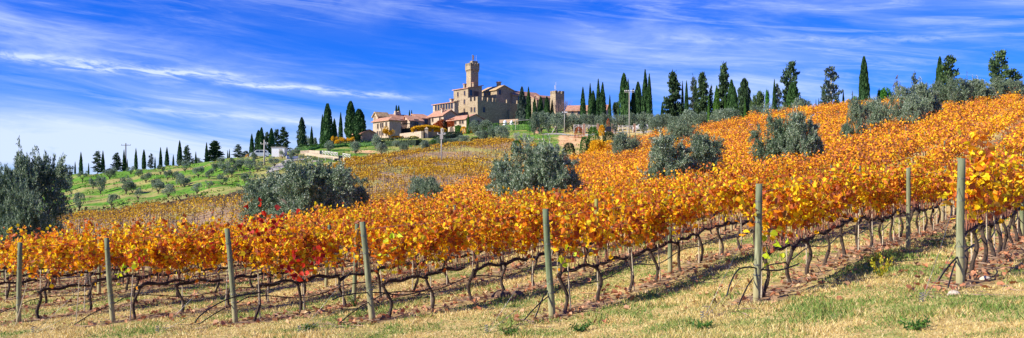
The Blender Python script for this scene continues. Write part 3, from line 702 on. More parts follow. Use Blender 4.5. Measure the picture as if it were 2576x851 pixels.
leafquads(mb, np.stack([P[:,0],P[:,1],T(P[:,0],P[:,1])+R.uniform(.01,.05,n)], -1), unit(R.normal(size=(n,3))*[1,1,.08] + np.array([D[0],D[1],0])*.8), R.uniform(.12,.5,n), .02)
kind(tag(mb.obj('pruned_twigs', plain('twig_brown', (.27,.18,.12), .9, .4, 3)), 'pruned twigs and debris lying in lines under the vines', 'twigs'), 'stuff')
def clod(px, sy, Y0, Y1, r, m, nm, lab, cat):
    Y = find(px, sy, Y0, Y1); x = X_(px, Y); mb = MB(); th = np.linspace(0, 2*PI, 13)[:-1]; ph = np.linspace(.05, PI/2+.3, 6)
    V = np.array([[r*math.sin(p)*math.cos(t)*R.uniform(.8,1.15), r*.8*math.sin(p)*math.sin(t)*R.uniform(.8,1.15), r*.65*math.cos(p)*R.uniform(.8,1.1)] for p in ph for t in th])
    fs = [[(i*12+j, i*12+(j+1)%12, (i+1)*12+(j+1)%12, (i+1)*12+j) for i in range(5) for j in range(12)], [list(range(12))[::-1]]]
    mb.add(V, fs); tag(mb.obj(nm, m, None, (x, Y, tz(x, Y))), lab, cat)
clod(1302,745,14,30,.2,M['clod'],'earth_clod','dark clod of earth left of the green-topped end post','clod')
clod(1262,748,14,30,.26,M['clod'],'earth_clod','larger dark clod of earth farther left of the green-topped post','clod')
clod(2478,703,8,18,.09,M['limestone'],'stone','pale ochre stone right of the tallest end post','stone')
clod(2400,742,8,18,.1,M['limestone'],'stone','flat pale stone on the grass below the tallest end post','stone')
# weeds in front of the vines
def weed(px, sy, hgt, lab, m, up=1.5, n=160, wid=.18):
    Y = find(px, sy, 7, 24); x = X_(px, Y); o = thing('weed_plant', lab, 'weed', (x, Y, tz(x, Y)), 'weeds in front of the vines')
    mb = MB(); st = MB()
    for k in range(9):
        a = R.uniform(0, 2*PI); e = np.array([math.cos(a)*wid, math.sin(a)*wid, hgt*R.uniform(.6,1)])
        st.tube([(0,0,-.02), e*[.4,.4,.6], e], [.006,.004,.003], 3)
        t = R.rand(n//9); P = t[:, None]*e; leafquads(mb, P + R.normal(size=(len(t),3))*.015, rdir(len(t), up), .06, .022)
    newobj('leaves', mb.mesh('leaves', m), o); newobj('stem', st.mesh('stem', m), o)
weed(2215,700,.38,'tall yellow-green weed between the two right end posts',M['yellowgreen'])
weed(2190,672,.35,'feathery weed close to the vines left of the tallest end post',M['yellowgreen'])
weed(2440,612,.5,'slender green weed behind the tallest end post',M['yellowgreen'])
weed(893,772,.35,'bushy green weed beside the dark leaning post',M['bush'],.5)
weed(1275,845,.14,'low green clump at the bottom edge in the centre',M['bush'],.3)
weed(1460,835,.14,'low bright clump below the green-topped end post',M['bush'],.3)
weed(780,832,.13,'low green clump at the bottom edge left of centre',M['bush'],.3)
weed(2300,830,.14,'low green clump at the lower right edge',M['bush'],.3)
weed(1760,828,.12,'flat green clump below the tall pale end post',M['bush'],.3)
#PART2
# ------------------------------------------------------------------ trees
def core(mb, prof, s=.78, n=10, m_=12):
    z = np.linspace(.02, .97, m_); r = np.array([prof(a) for a in z])*s; th = np.arange(n)/n*2*PI
    V = np.stack([(r[:, None]*np.cos(th)*R.uniform(.85,1.1,(m_,n))), (r[:, None]*np.sin(th)*R.uniform(.85,1.1,(m_,n))), np.repeat(z[:, None], n, 1)], -1).reshape(-1, 3)
    i = np.arange(m_-1)[:, None]*n; j = np.arange(n)[None]; j2 = (j+1) % n
    mb.add(V, [np.stack([i+j, i+j2, i+n+j2, i+n+j], -1).reshape(-1, 4)])
def trunkmesh(r=.03, h=.5, fork=0, bend=.05):
    mb = MB(); 
    mb.tube([(0,0,-.06),(bend*.3,0,h*.4),(bend,0,h)], [r*1.3, r, r*.7], 7)
    for k in range(fork):
        a = k*2*PI/max(fork,1) + R.rand(); mb.tube([(bend*.3,0,h*.4), (.12*math.cos(a), .12*math.sin(a), h), (.3*math.cos(a), .3*math.sin(a), h*1.7)], [r*.8, r*.55, r*.2], 5)
    return mb.mesh('trunk', M['trunk'], True)
def cyp(shape, n=2600, rag=.1):
    if shape == 'slim': prof = lambda z: .5*min(1, (z/.10+.05)**.6)*max(0, 1-z**1.9)**.9
    elif shape == 'full': prof = lambda z: .5*min(1, (z/.16+.05)**.6)*max(0, 1-z**2.6)**.75
    elif shape == 'club': prof = lambda z: .5*min(1, (z/.30+.1)**.55)*max(0, 1-((z-.22)/.78 if z > .22 else 0)**2.3)**.7
    else: prof = lambda z: .5*min(1, (z/.1+.1)**.5)*max(0, 1-z**1.25)**.8
    mb = MB(); core(mb, prof)
    z = R.rand(n)**.85*.985; th = R.uniform(0, 2*PI, n); ph = R.uniform(0, 6, 6)
    lump = 1 + rag*(np.sin(3*th+ph[0]+z*9) + np.sin(5*th+ph[1]-z*23) + .8*np.sin(2*th + z*41+ph[2]))/1.6
    r = np.array([prof(a) for a in z])*lump*(1 - .22*R.rand(n)**2)
    P = np.stack([r*np.cos(th), r*np.sin(th), z], -1)
    A = unit(np.stack([np.cos(th)*1.2, np.sin(th)*1.2, np.full(n, .75)], -1) + R.normal(size=(n,3))*[.7,.7,.2])
    leafquads(mb, P - A*.01, A*[1,1,.7], R.uniform(.035,.08,n), R.uniform(.05,.10,n))
    return mb
def cyp_t(shape, **k):
    return cyp(shape, **k)
def conif(n_br=85, per=60, taper=.85, gap=.0, droop=.1, power=1.0, start=.08):
    mb = MB(); tr = MB(); tr.tube([(0,0,-.03),(.01,0,.5),(0,0,.97)], [.030,.018,.004], 7)
    PS, AS = [], []
    for k in range(n_br):
        z = start + (1-start)*(k + R.rand())/n_br; L = (.5*(1-z)**taper*power + .02)*R.uniform(.45, 1.12); a = R.uniform(0, 2*PI)
        if R.rand() < gap: continue
        d = np.array([math.cos(a), math.sin(a), R.uniform(-.05,.3) - droop]); m_ = max(8, int(per*(L/.5)**.8))
        t = R.rand(m_)**.6; w = .055*(1.1-t*.5)
        P = np.array([0,0,z]) + t[:, None]*L*d*[1,1,.5] + R.normal(size=(m_,3))*np.stack([w, w, w*.28], -1)
        PS.append(P); AS.append(unit(d*[1,1,.3] + R.normal(size=(m_,3))*[.7,.7,.25] + [0,0,.15]))
        if L > .15: tr.tube([(0,0,z), tuple(np.array([0,0,z])+d*[1,1,.5]*L*.8)], [.007,.003], 4, cap=False)
    P = np.concatenate(PS); A = np.concatenate(AS); n = len(P)
    leafquads(mb, P, A, R.uniform(.04,.085,n), R.uniform(.025,.05,n)); return mb, tr
def lobed(nl=11, n=2200, ll=.075, lw=.03, spread=(.33,.33,.3), rl=(.13,.2), zc=.62, up=.1, zlow=.2, holes=.0):
    mb = MB(); Cn = []; 
    for k in range(nl):
        a = R.uniform(0, 2*PI); rr = math.sqrt(R.rand()); Cn.append([spread[0]*rr*math.cos(a), spread[1]*rr*math.sin(a), np.clip(zc + R.normal()*spread[2]*.6*(1-.4*rr), zlow+.05, .88)])
    Cn = np.array(Cn); Rr = R.uniform(*rl, nl)
    k = R.randint(0, nl, n); d = rdir(n, .15); P = Cn[k] + d*(Rr[k]*R.uniform(.35, 1.12, n)**.5)[:, None]*[1,1,1.0] + R.normal(size=(n,3))*.018
    # shoots that stick out of the outline
    m_ = n//7; kk = R.randint(0, nl, m_); d2 = rdir(m_, .5); P2 = Cn[kk] + d2*(Rr[kk]*R.uniform(1.0, 1.3, m_))[:, None]
    P = np.concatenate([P, P2]); d = np.concatenate([d, d2]); n = len(P)
    P[:, 2] = np.maximum(P[:, 2], zlow*.6)
    A = unit(d*.8 + rdir(n)*.8 + [0,0,up]); leafquads(mb, P, A, R.uniform(.6,1.3,n)*ll, lw*R.uniform(.7,1.3,n)); return mb
def feather(nb=430, per=80):
    """olive crown of long upswept feathery shoots springing from clumps"""
    mb = MB(); P, A = [], []
    ncl = 24; Cl = []
    for k in range(ncl):
        a = R.uniform(0, 2*PI); rr = .33*math.sqrt(R.rand()); zc = R.uniform(.16, .70)*(1 - .6*rr); Cl.append((rr*math.cos(a), rr*math.sin(a), zc, R.uniform(.55, 1.25)))
    for k in range(nb):
        c = Cl[R.randint(ncl)]; d = unit(R.normal(size=3) + [c[0]*3, c[1]*3, .55]); L = R.uniform(.12, .27)*c[3]; t = R.rand(per)**.8
        b = np.array(c[:3]) + d*.03; bend = np.array([0, 0, -.09*R.rand()])
        P.append(b + t[:, None]*L*d + (t**2)[:, None]*bend + R.normal(size=(per, 3))*.014*(1.25 - t[:, None]*.6)); A.append(unit(d*.9 + R.normal(size=(per, 3))*.6))
    n = 2600; c = np.array(Cl)[R.randint(0, ncl, n)]; q = rdir(n); P.append(c[:, :3] + q*(c[:, 3:4]*.12*R.rand(n)[:, None]**.4)); A.append(rdir(n))
    P = np.concatenate(P); A = np.concatenate(A); n = len(P); P[:, 2] = np.abs(P[:, 2]); leafquads(mb, P, A, .030*R.uniform(.6,1.3,n), .0105*R.uniform(.7,1.3,n)); return mb
def bushm(n=1500, ll=.12, lw=.06):
    mb = MB(); th = R.uniform(0, 2*PI, n); v = R.rand(n); z = v; rr = np.sqrt(np.maximum(0, 1-(np.abs(z-.35)/.68)**2.2))*.5*(1+.18*np.sin(3*th+4*z)+.12*np.sin(5*th-7*z))*R.uniform(.55,1.05,n)**.5
    P = np.stack([rr*np.cos(th), rr*np.sin(th), z*.95], -1); d = unit(P - [0,0,.4]); leafquads(mb, P, unit(d + rdir(n)*.8), ll*R.uniform(.6,1.2,n), lw*R.uniform(.6,1.2,n)); return mb

LIB = {}
def norm(mb, qx=98.5, fill=True):
    V = np.concatenate(mb.v); r_ = np.percentile(np.hypot(V[:, 0], V[:, 1]), qx); zt = np.percentile(V[:, 2], 99.7)
    for v in mb.v: v[:, :2] *= .5/r_; v[:, 2] *= 1/zt
    return mb
def lib(key, mbs, mat, trs):
    LIB[key] = ([m.mesh('crown', mat) for m in mbs], trs)
t_thin = [trunkmesh(.05, .3, 0, 0)]
t_ol = [trunkmesh(.045, .26, 4, R.uniform(-.1,.1)) for _ in range(4)]
for sh in ('slim','full','club','cone'):
    lib(sh, [cyp_t(sh, rag=rg) for rg in (.07,.11,.14)], M['cypress'], t_thin)
lib('ragged', [cyp('full', 3000, .3), cyp('club', 3000, .28)], M['conifer'], t_thin)
lib('paleragged', [cyp('cone', 3400, .22)], M['bluegreen'], t_thin)
lib('young', [cyp('slim', 2000, .09)], M['bush'], t_thin)
def lib2(key, gens, mat, tm=None):
    LIB[key] = ([g[0].mesh('crown', mat) for g in gens], [g[1].mesh('trunk', tm or M['trunk'], True) for g in gens])
def lib3(key, gens, mat, tm=None):
    for g in gens:
        V = np.concatenate(g[0].v); k = .5/np.percentile(np.hypot(V[:, 0], V[:, 1]), 92)
        for v in g[0].v + g[1].v: v[:, :2] *= k
    return _l2(key, gens, mat, tm)
_l2 = lib2; lib2 = lib3
lib2('conifer', [conif(90, 75), conif(80, 75, .7, .1), conif(100, 70, .95)], M['conifer'])
lib2('bigconifer', [conif(150, 110, .62, .02, .05, 1.05, .03), conif(140, 110, .75, .05, .0, 1.05, .03)], M['conifer'])
lib2('blueconifer', [conif(80, 70, .8, .1), conif(70, 70, .7, .15)], M['bluegreen'])
lib2('gappy', [conif(85, 95, .5, .12, -.1, .9, .08), conif(75, 95, .42, .12, -.15, .85, .12)], M['conifer'])
lib2('whitetrunk', [conif(64, 85, .5, .15, -.2, .9, .18), conif(60, 80, .45, .18, -.25, .9, .2)], M['bluegreen'], M['trunk_pale'])
lib2('russet', [conif(34, 45, .6, .2, -.1, .9, .15)], M['russet'])
lib('olive', [norm(lobed(12, 2600, .062, .024, (.34,.34,.32), (.10,.19), .54, .15, .14)) for _ in range(6)], M['olive'], t_ol)
lib('olivesparse', [norm(lobed(7, 1100, .08, .028, (.36,.36,.3), (.09,.15))) for _ in range(3)], M['olive'], t_ol)
lib('olivebig', [norm(feather()) for _ in range(4)], M['olive_big'], [trunkmesh(.035, .3, 5, .02)])
lib('olivebush', [norm(lobed(15, 3200, .065, .026, (.34,.34,.34), (.13,.2), .5, .2, .05)) for _ in range(4)], M['olive'], t_ol)
lib('pine', [norm(lobed(9, 2000, .07, .05, (.33,.33,.2), (.14,.2), .62))], M['pine'], [trunkmesh(.03, .5, 4)])
lib('darkbroad', [lobed(10, 2200, .07, .05, (.33,.33,.28), (.13,.2), .58) for _ in range(2)], M['conifer'], [trunkmesh(.03, .5, 4)])
lib('yellowtree', [norm(lobed(12, 1500, .06, .05, (.34,.34,.28), (.10,.17), .62)), norm(lobed(8, 900, .08, .06, (.34,.34,.26), (.10,.16), .6))], M['ygold'], [trunkmesh(.03, .5, 5)])
lib('greytree', [norm(lobed(9, 1100, .06, .03, (.3,.3,.3), (.12,.18), .6))], M['bluegreen'], t_ol)
lib('bush', [bushm() for _ in range(3)], M['bush'], None)
lib('darkbush', [bushm() for _ in range(2)], M['hedge'], None)
lib('yellowbush', [bushm(1200, .14, .1)], M['ygold'], None)
lib('ygbush', [bushm(1200, .14, .08)], M['yellowgreen'], None)
lib('silver', [lobed(8, 600, .06, .035, (.3,.3,.3), (.1,.18), .55, .3, .1)], M['silver'], [trunkmesh(.02, .5, 4)])
lib('redbush', [bushm(900, .1, .05)], M['redivy'], None)
PLAIN = {'slim':('cypress_tree','cypress'),'full':('cypress_tree','cypress'),'club':('cypress_tree','cypress'),'cone':('cypress_tree','cypress'),'ragged':('cypress_tree','cypress'),'paleragged':('cypress_tree','cypress'),'young':('cypress_tree','cypress'),
 'conifer':('conifer_tree','conifer'),'bigconifer':('conifer_tree','conifer'),'blueconifer':('conifer_tree','conifer'),'gappy':('conifer_tree','conifer'),'whitetrunk':('conifer_tree','conifer'),'russet':('conifer_tree','conifer'),
 'olive':('olive_tree','olive tree'),'olivesparse':('olive_tree','olive tree'),'olivebush':('olive_tree','olive tree'),'olivebig':('olive_tree','olive tree'),'pine':('pine_tree','pine'),'darkbroad':('broadleaf_tree','tree'),'yellowtree':('autumn_tree','tree'),'greytree':('broadleaf_tree','tree'),
 'bush':('shrub','shrub'),'darkbush':('shrub','shrub'),'yellowbush':('shrub','shrub'),'ygbush':('shrub','shrub'),'silver':('sapling','sapling'),'redbush':('shrub','shrub')}
pick = {}
def tree(kindk, px, top, base, w, Y, label, group=None, depth=1.0):
    crowns, trs = LIB[kindk]; nm, cat = PLAIN[kindk]
    x = X_(px, Y); z = tz(x, Y)
    if kindk == 'olivebig': z += .35
    ztop = (HZ - top)/F*Y; h = max(1.0, ztop - z); wd = w/F*Y
    if kindk in ('conifer','bigconifer','blueconifer','gappy','whitetrunk'): wd *= 1.12
    if kindk in ('slim','full','club','young'): wd *= 1.15
    i = pick.get(kindk, 0); pick[kindk] = i + 1
    if trs is None:
        o = newobj(nm, crowns[i % len(crowns)], None, (x, Y, z - .05*h)); tag(o, label, cat, group)
    else:
        o = thing(nm, label, cat, (x, Y, z), group)
        newobj('crown', crowns[i % len(crowns)], o); newobj('trunk', trs[i % len(trs)], o)
    o.scale = (wd, wd*depth, h); o.rotation_euler = (0, 0, R.uniform(0, 6.28) if kindk not in ('olivebig',) else R.uniform(-.5,.5)); return o
def batch(items, where, group):
    """items: (kind, px, top, base, w, Y) ; labelled by size and order from the left"""
    ADJ = {'slim':'slim dark cypress','full':'full dark cypress','club':'thick rounded cypress','cone':'pointed cypress','ragged':'ragged dark cypress','paleragged':'greyish cone-shaped cypress','young':'bright green young cypress',
           'conifer':'spiky dark conifer','bigconifer':'large dense conifer','blueconifer':'bluish conifer','gappy':'layered open conifer','whitetrunk':'open conifer with a white trunk','russet':'small reddish conifer',
           'olive':'grey-green olive tree','olivesparse':'thin sparse olive tree','olivebush':'bushy grey-green olive tree','olivebig':'large leafy olive tree','pine':'bright green pine','darkbroad':'dark bushy tree','yellowtree':'yellow autumn tree','greytree':'grey-green bushy tree',
           'bush':'green shrub','darkbush':'dark green shrub','yellowbush':'golden yellow shrub','ygbush':'yellow-green shrub','silver':'pale silvery sapling','redbush':'reddish shrub'}
    items = sorted(items, key=lambda a: a[1]); tot = {}; cnt = {}
    for a in items: tot[ADJ[a[0]]] = tot.get(ADJ[a[0]], 0) + 1
    for (kk, px, top, base, w, Y) in items:
        ad = ADJ[kk]; cnt[ad] = cnt.get(ad, 0) + 1
        lab = f"{ad} {where}" if tot[ad] == 1 else f"{ad} {where}, {od(cnt[ad])} of its look from the left"
        if Y is None: Y = find(px, base, 132, 262)
        elif isinstance(Y, tuple): Y = find(px, base, *Y)
        tree(kk, px, top, base, w, Y, ' '.join(lab.split()[:16]), group)

ridge = [('slim',203.6,383,431,8.5,232),('slim',189,407,438,4,236),('slim',223,410,436,3.6,236),('conifer',155,411,440,14,240),('slim',122,418,445,4,242),('slim',259,380,436,8.5,238),
 ('conifer',245.6,380,437,25,234),('conifer',293.5,385,432,26,236),('slim',312,377,430,7.5,238),('slim',320,400,427,4,242),('slim',342,374,425,8,234),('full',362,377,427,9,236),('slim',390,395,415,4,240),
 ('slim',404,371,415,8,238),('slim',420,371,419,9.5,236),('slim',436,389,416,5,240),('slim',452,354,409,12,238),('blueconifer',380,386,427,15,232),('conifer',470,366,415,21,238),('slim',492.6,382,409,5,244),
 ('slim',519.6,359,411,8,240),('bigconifer',540.5,355,409,33,242),('slim',572.6,378,399,3.4,246),('slim',577,375,399,3.8,247),('conifer',599,363,400,24,244),('greytree',180,415,442,16,238),('greytree',164,420,443,16,236),
 ('greytree',130,424,446,26,238),('blueconifer',485,398,412,14,246)]
batch(ridge, 'on the ridge of the olive grove', 'trees along the grove ridge')
batch([('blueconifer',42,409,470,22,150),('blueconifer',68,392,470,30,158),('blueconifer',18,418,470,18,156),('blueconifer',104,415,470,14,170)], 'rising behind the big olive at the left edge', 'conifers at the left edge')
batch([('slim',633.5,337,394,11.5,244),('full',650,328,390,17,248),('full',658,321,390,14,244),('gappy',671,333,391,16,254),('full',683,323,391,14.5,246),('gappy',696,327,376,16,262),('gappy',714,321,376,24,262),
 ('ragged',759,296,369,21,272),('slim',784,318.5,352,9,276),('slim',811,289,350,11,285),('club',824,261,349,22,284),('slim',841,299,349,15,287),('slim',857,283,347,11,290),('club',882,255,347,25,296),('club',903,274.5,343,31,292)],
 'left of the farm buildings', 'cypresses left of the farm')
batch([('club',997,265,300,8,372),('club',1003,266,300,8.5,368),('club',1030,277,300,5,372),('club',1035.5,277.5,300,5,372)], 'peeping over the farm roofs', 'cypresses behind the farm')
batch([('paleragged',1313,218.6,307,29,338),('slim',1329.6,220,305,13.5,336),('slim',1345,245.6,296,12,334),('full',1360,243,296,14,336),('full',1375.5,243,296,14.5,334),('slim',1389,251,292,9.5,335)],
 'before the castle walls', 'cypresses before the castle')
tree('young',1177.7,286.7,338,9,306,'slim green cypress in front of the house with the arched door')
rr = [('slim',1466.4,220,296,15,305),('slim',1484.6,210.6,294,11,318),('full',1492,229,294,17,308),('slim',1505,200,290,13.5,318),('slim',1516,208,296,17,306),('slim',1504,252,296,10,300),('slim',1534,239,292,8.5,305),
 ('darkbroad',1549.5,253.5,294,24,312),('full',1569.6,185,295,25,300),('slim',1580,200,295,13,296),('full',1593,224,290,13,302),('full',1605,206.6,288,21,306),('slim',1623,176,288,18,300),('slim',1633.4,186.5,288,15,294),
 ('slim',1666,257.5,292,10,290),('bigconifer',1694,182.4,296,44,286),('slim',1716.8,205,285,8,286),('slim',1727,204,285,12,280),('blueconifer',1744,193,284,25,284),('conifer',1750,205,284,18,280),('bigconifer',1767,184,292,31,276),
 ('conifer',1788.6,216.5,292,16,276),('young',1783,236,296,8.5,262),('young',1803,216.5,290,20,266),('bigconifer',1821,161,290,38,270),('young',1824.5,228,284,7.5,262),('full',1840,201,284,20,264),('full',1847,219,292,18.5,258),
 ('ragged',1872,198,293,35,262),('young',1874.5,245,296,8.5,248),('darkbroad',1909,225,288,33,256),('pine',1929,226,275,16,252),('darkbroad',1895,240,290,22,258),('slim',1948,201,282,12,250),('whitetrunk',1957,213,282,23,250),
 ('gappy',1989,159.7,278,44,246),('club',1995,206.6,272,30,240),('conifer',1976,235,280,20,252)]
batch(rr, 'right of the castle', 'tall trees right of the castle')
batch([('slim',2052.6,250.6,280,5,236),('slim',2059.7,247.7,280,6,236),('conifer',2072,220,280,24,236),('whitetrunk',2091,172.5,280,46,232),('slim',2121.5,230,275,9,232),('slim',2144,229,270,4,234),
 ('full',2173.6,143.6,270,25,224),('pine',2232,221,270,36,222),('pine',2212,226,270,24,226),('pine',2150,243,272,26,228),('pine',2190,247,272,22,228),('russet',2257,192,270,26,220),('darkbroad',2258,224,270,26,224),('blueconifer',2300,183,270,22,214),('full',2364,143.6,270,21,208),
 ('gappy',2387,144,270,48,204),('gappy',2513,132,265,52,198),('gappy',2548,176,265,46,198),('darkbroad',2105,240,275,30,238),('darkbroad',2134,246,272,24,238)], 'behind the crest of the orange slope', 'trees behind the vineyard crest')

# olives
grove = [(166,447.6,482,30,'olive'),(150,445,475,20,'olive'),(208,430,456,24,'olivesparse'),(275.6,421,451,36,'olive'),(253,442,488,29,'olive'),(234,448,478,18,'olive'),(317,442,488,36,'olive'),(333,463,487,21,'olive'),(200,483.5,531,33,'olivesparse'),
 (281,488,521,36,'olivesparse'),(347,472,504,22,'olivesparse'),(367,434,460,26,'olive'),(349,427,445,21,'olive'),(329,418,439,22,'olivesparse'),(404,415,440,22,'olivesparse'),(422,427,454,22,'olive'),(398,452,487,28,'olive'),(424,463,497,35,'olive'),(384,452,475,15,'olive'),
 (440,430,451,18,'olive'),(455,436,469,25,'olive'),(463,442,472,18,'olive'),(124,424,463,38,'olive'),(162,424,444,15,'olive'),(449,403,418,18,'olivesparse'),
 (465,439,471,33,'olive'),(400,447,475,18,'olive'),(465,403,434,30,'olivesparse'),(455,403,424,16,'olivesparse'),(498.6,418,447,28,'olive'),(525.6,424,451,24,'olive'),(498.6,397,418,27,'olive'),(543.5,410.6,434,24,'olive'),(564.5,403,436,28,'olive'),(555.5,394,415,24,'olive'),
 (558.5,439,466.6,31,'olivesparse'),(525.6,454,476.5,19,'olivesparse'),(495.6,460,490,28,'olivesparse'),(582.5,415,442.5,27,'olive'),(605,397,424,24,'olive'),(615.5,433,459,31,'olive'),(629,397,429,27,'olive'),(648.5,406,433,27,'olivesparse'),(585.5,397,418,18,'olive'),
 (690.4,394,420,28,'olive'),(719,404.6,425,25,'olivesparse'),(672.4,418,436,20,'olivesparse'),(732,373,403,18,'olive'),(710,379,400,15,'olivesparse'),(640,382,409,18,'olive'),(747,373,396,18,'olive'),(758,388,408,13,'olivesparse'),(688,372,392,15,'olive'),(596,409,430,24,'olive'),(574,424,448,22,'olive'),(620,404,420,18,'olive')]
batch([(k, px, t, b, w*1.06, None) for (px, t, b, w, k) in grove], 'on the grassy grove slope', 'olive trees of the grassy grove')
mid = [(768,342,370,22,'olive'),(782,347,369,14,'olive'),(792,346,367,13,'olive'),(811,347,370,16,'olive'),(827,354,382,25,'olive'),(895,356,388,26,'olive'),(945,337,374,27,'olive'),(960,358.6,391,29,'olive'),(996.5,353,370,18,'olive'),(1015,361,387,25,'olive'),(1068.5,353,380,27,'olive'),
 (1116,343,368,42,'olive'),(1150,346,366,20,'olive'),(1167,340,364,30,'olive'),(1198,303,338,36,'olive'),(1221,301,338,36,'olive'),(1241,316,348,32,'olive'),(1219.5,328,358,30,'olive'),(1262,316.5,355,40,'olive'),(1140,348,366,22,'olive'),(1090,350,366,18,'olive'),(1205,330,350,22,'olive')]
batch([('olivebush', px, t, b, w*1.1, (195, 330)) for (px, t, b, w, k) in mid], 'below the farm and castle', 'olive trees below the castle')
belt = [(1344,283,318,24),(1362,279,318,26),(1380,284,322,27),(1400,283,322,28),(1422,287,321,24),(1441,285,322,26),(1458,289,321,24),(1480,287,322,26),(1503,291,322,26),(1524,286,322,25),(1545,291,322,22),(1562,289,322,26),(1590,284,322,28),(1612,283,322,30),(1636,286,324,26),(1664,286,326,28),(1684,288,324,28)]
batch([('olivebush', px, t, b, w*1.3, 262 + (i % 3)*8) for i, (px, t, b, w) in enumerate(belt)], 'in the belt beside the road', 'olive trees beside the road')
o2 = [(1618,306,332,23,215),(1649,291,333,38,205),(1700,292,330,34,215),(1730,276,309,62,212),(1760,282,312,40,208),(1824,273,318,58,182),(1800,280,316,30,190),(1848,277,316,30,180),(1905,266,296,33,190),(1930,259,290,38,188),(1970,266,288,22,186),(2005,247,282,40,185),(2028,250,280,36,183)]
batch([('olivebush', px, t, b, w*1.1, Y) for px, t, b, w, Y in o2], 'along the crest between vines and tall trees', 'olive trees on the crest')
BIGO = [(770,405,552,175,72,'wide leafy olive thicket, right half, rising above the scarlet vine leaves'),(690,436,550,140,70,'wide olive thicket, lower left half, above the scarlet vine leaves'),(822,412,530,110,74,'olive crown filling the middle of the wide thicket left of centre'),(870,420,520,100,76,'olive crown at the right end of the wide thicket left of centre'),
 (1055,445,520,74,106,'round olive tree alone before the yellow vineyard'),(1085,447,515,50,104,'small olive crown joined to the right of the round one'),
 (1330,352,520,150,88,'tall leafy olive tree in the very centre, left trunk of the pair'),(1400,362,520,110,90,'leafy olive in the centre, right trunk of the pair'),(1262,402,520,76,86,'low olive crown at the left foot of the tall centre olive'),
 (1573.6,333,388,66,135,'middle-sized olive beside the yellow bush by the bluff'),(1555,342,385,30,136,'narrow olive at the left of the one by the yellow bush'),
 (1690,340,450,130,102,'large olive among orange vines right of centre, left half'),(1765,335,445,110,104,'large olive among orange vines right of centre, right half'),(1712,302,350,62,140,'olive crown just above the large one right of centre'),
 (1950,285,410,100,98,'large olive high in the orange vines, left half'),(2020,280,408,92,99,'large olive high in the orange vines, right half'),
 (2152,249,335,56,118,'olive on the right slope below the tallest single cypress'),(2208,246,322,54,120,'olive just right of the one below the tallest single cypress'),
 (2272,211,305,62,122,'tall olive of the three-tree clump on the right slope'),(2330,207,290,60,126,'second olive of the three-tree clump on the right slope'),(2296,240,305,60,118,'lower front olive of the clump on the right slope'),(2366,205,262,46,148,'olive in front of the paired cypress and layered conifer'),
 (2411,192,265,60,146,'rounded olive on the right crest, left of three'),(2467,197,250,56,148,'olive on the right crest, middle of three'),(2512,195.6,245,50,150,'dense round olive on the right crest under the highest conifer'),(2444,206,250,34,150,'dark olive between the two round ones on the right crest'),(2558,200,240,38,152,'olive at the right edge on the crest'),(2345,250,285,36,124,'small olive crown at the foot of the right clump')]
def fcan(px, sy, ya, yb):
    Ys = np.linspace(ya, yb, 500); return float(Ys[np.argmin(np.abs(HZ - (T(X_(px, Ys), Ys)+1.75)/Ys*F - sy))])
VB = {770:548,822:535,690:545,870:515,1055:505,1085:503,1330:497,1400:492,1262:478,1573.6:384,1555:384,1690:440,1765:432,1712:352,1950:395,2020:388,2152:330,2208:316,2272:300,2330:288,2296:303,2366:258,2411:256,2467:243,2512:239,2444:246,2558:233,2345:284}
for px, t, b, w, Y, lab in BIGO:
    Y = fcan(px, VB[px], 42, 150) if px > 600 else Y
    tree('olivebig', px, t, b, w*1.24, Y, lab, 'large olives in the vineyard', .8)
tree('olivebig', 84, 384, 610, 170, 55, 'huge dark olive filling the left edge, taller right crown', 'large olives in the vineyard', .8)
tree('olivebig', 8, 424, 610, 140, 53, 'huge dark olive at the left edge, lower left crown', 'large olives in the vineyard', .8)
tree('olivebig', 55, 470, 615, 130, 51, 'dark lower olive boughs in front at the left edge', 'large olives in the vineyard', .8)
batch([('silver',1300,328,364,26,214),('silver',1322,330,366,20,212),('silver',1340,340,368,20,208)], 'on the green bank', 'silvery saplings')
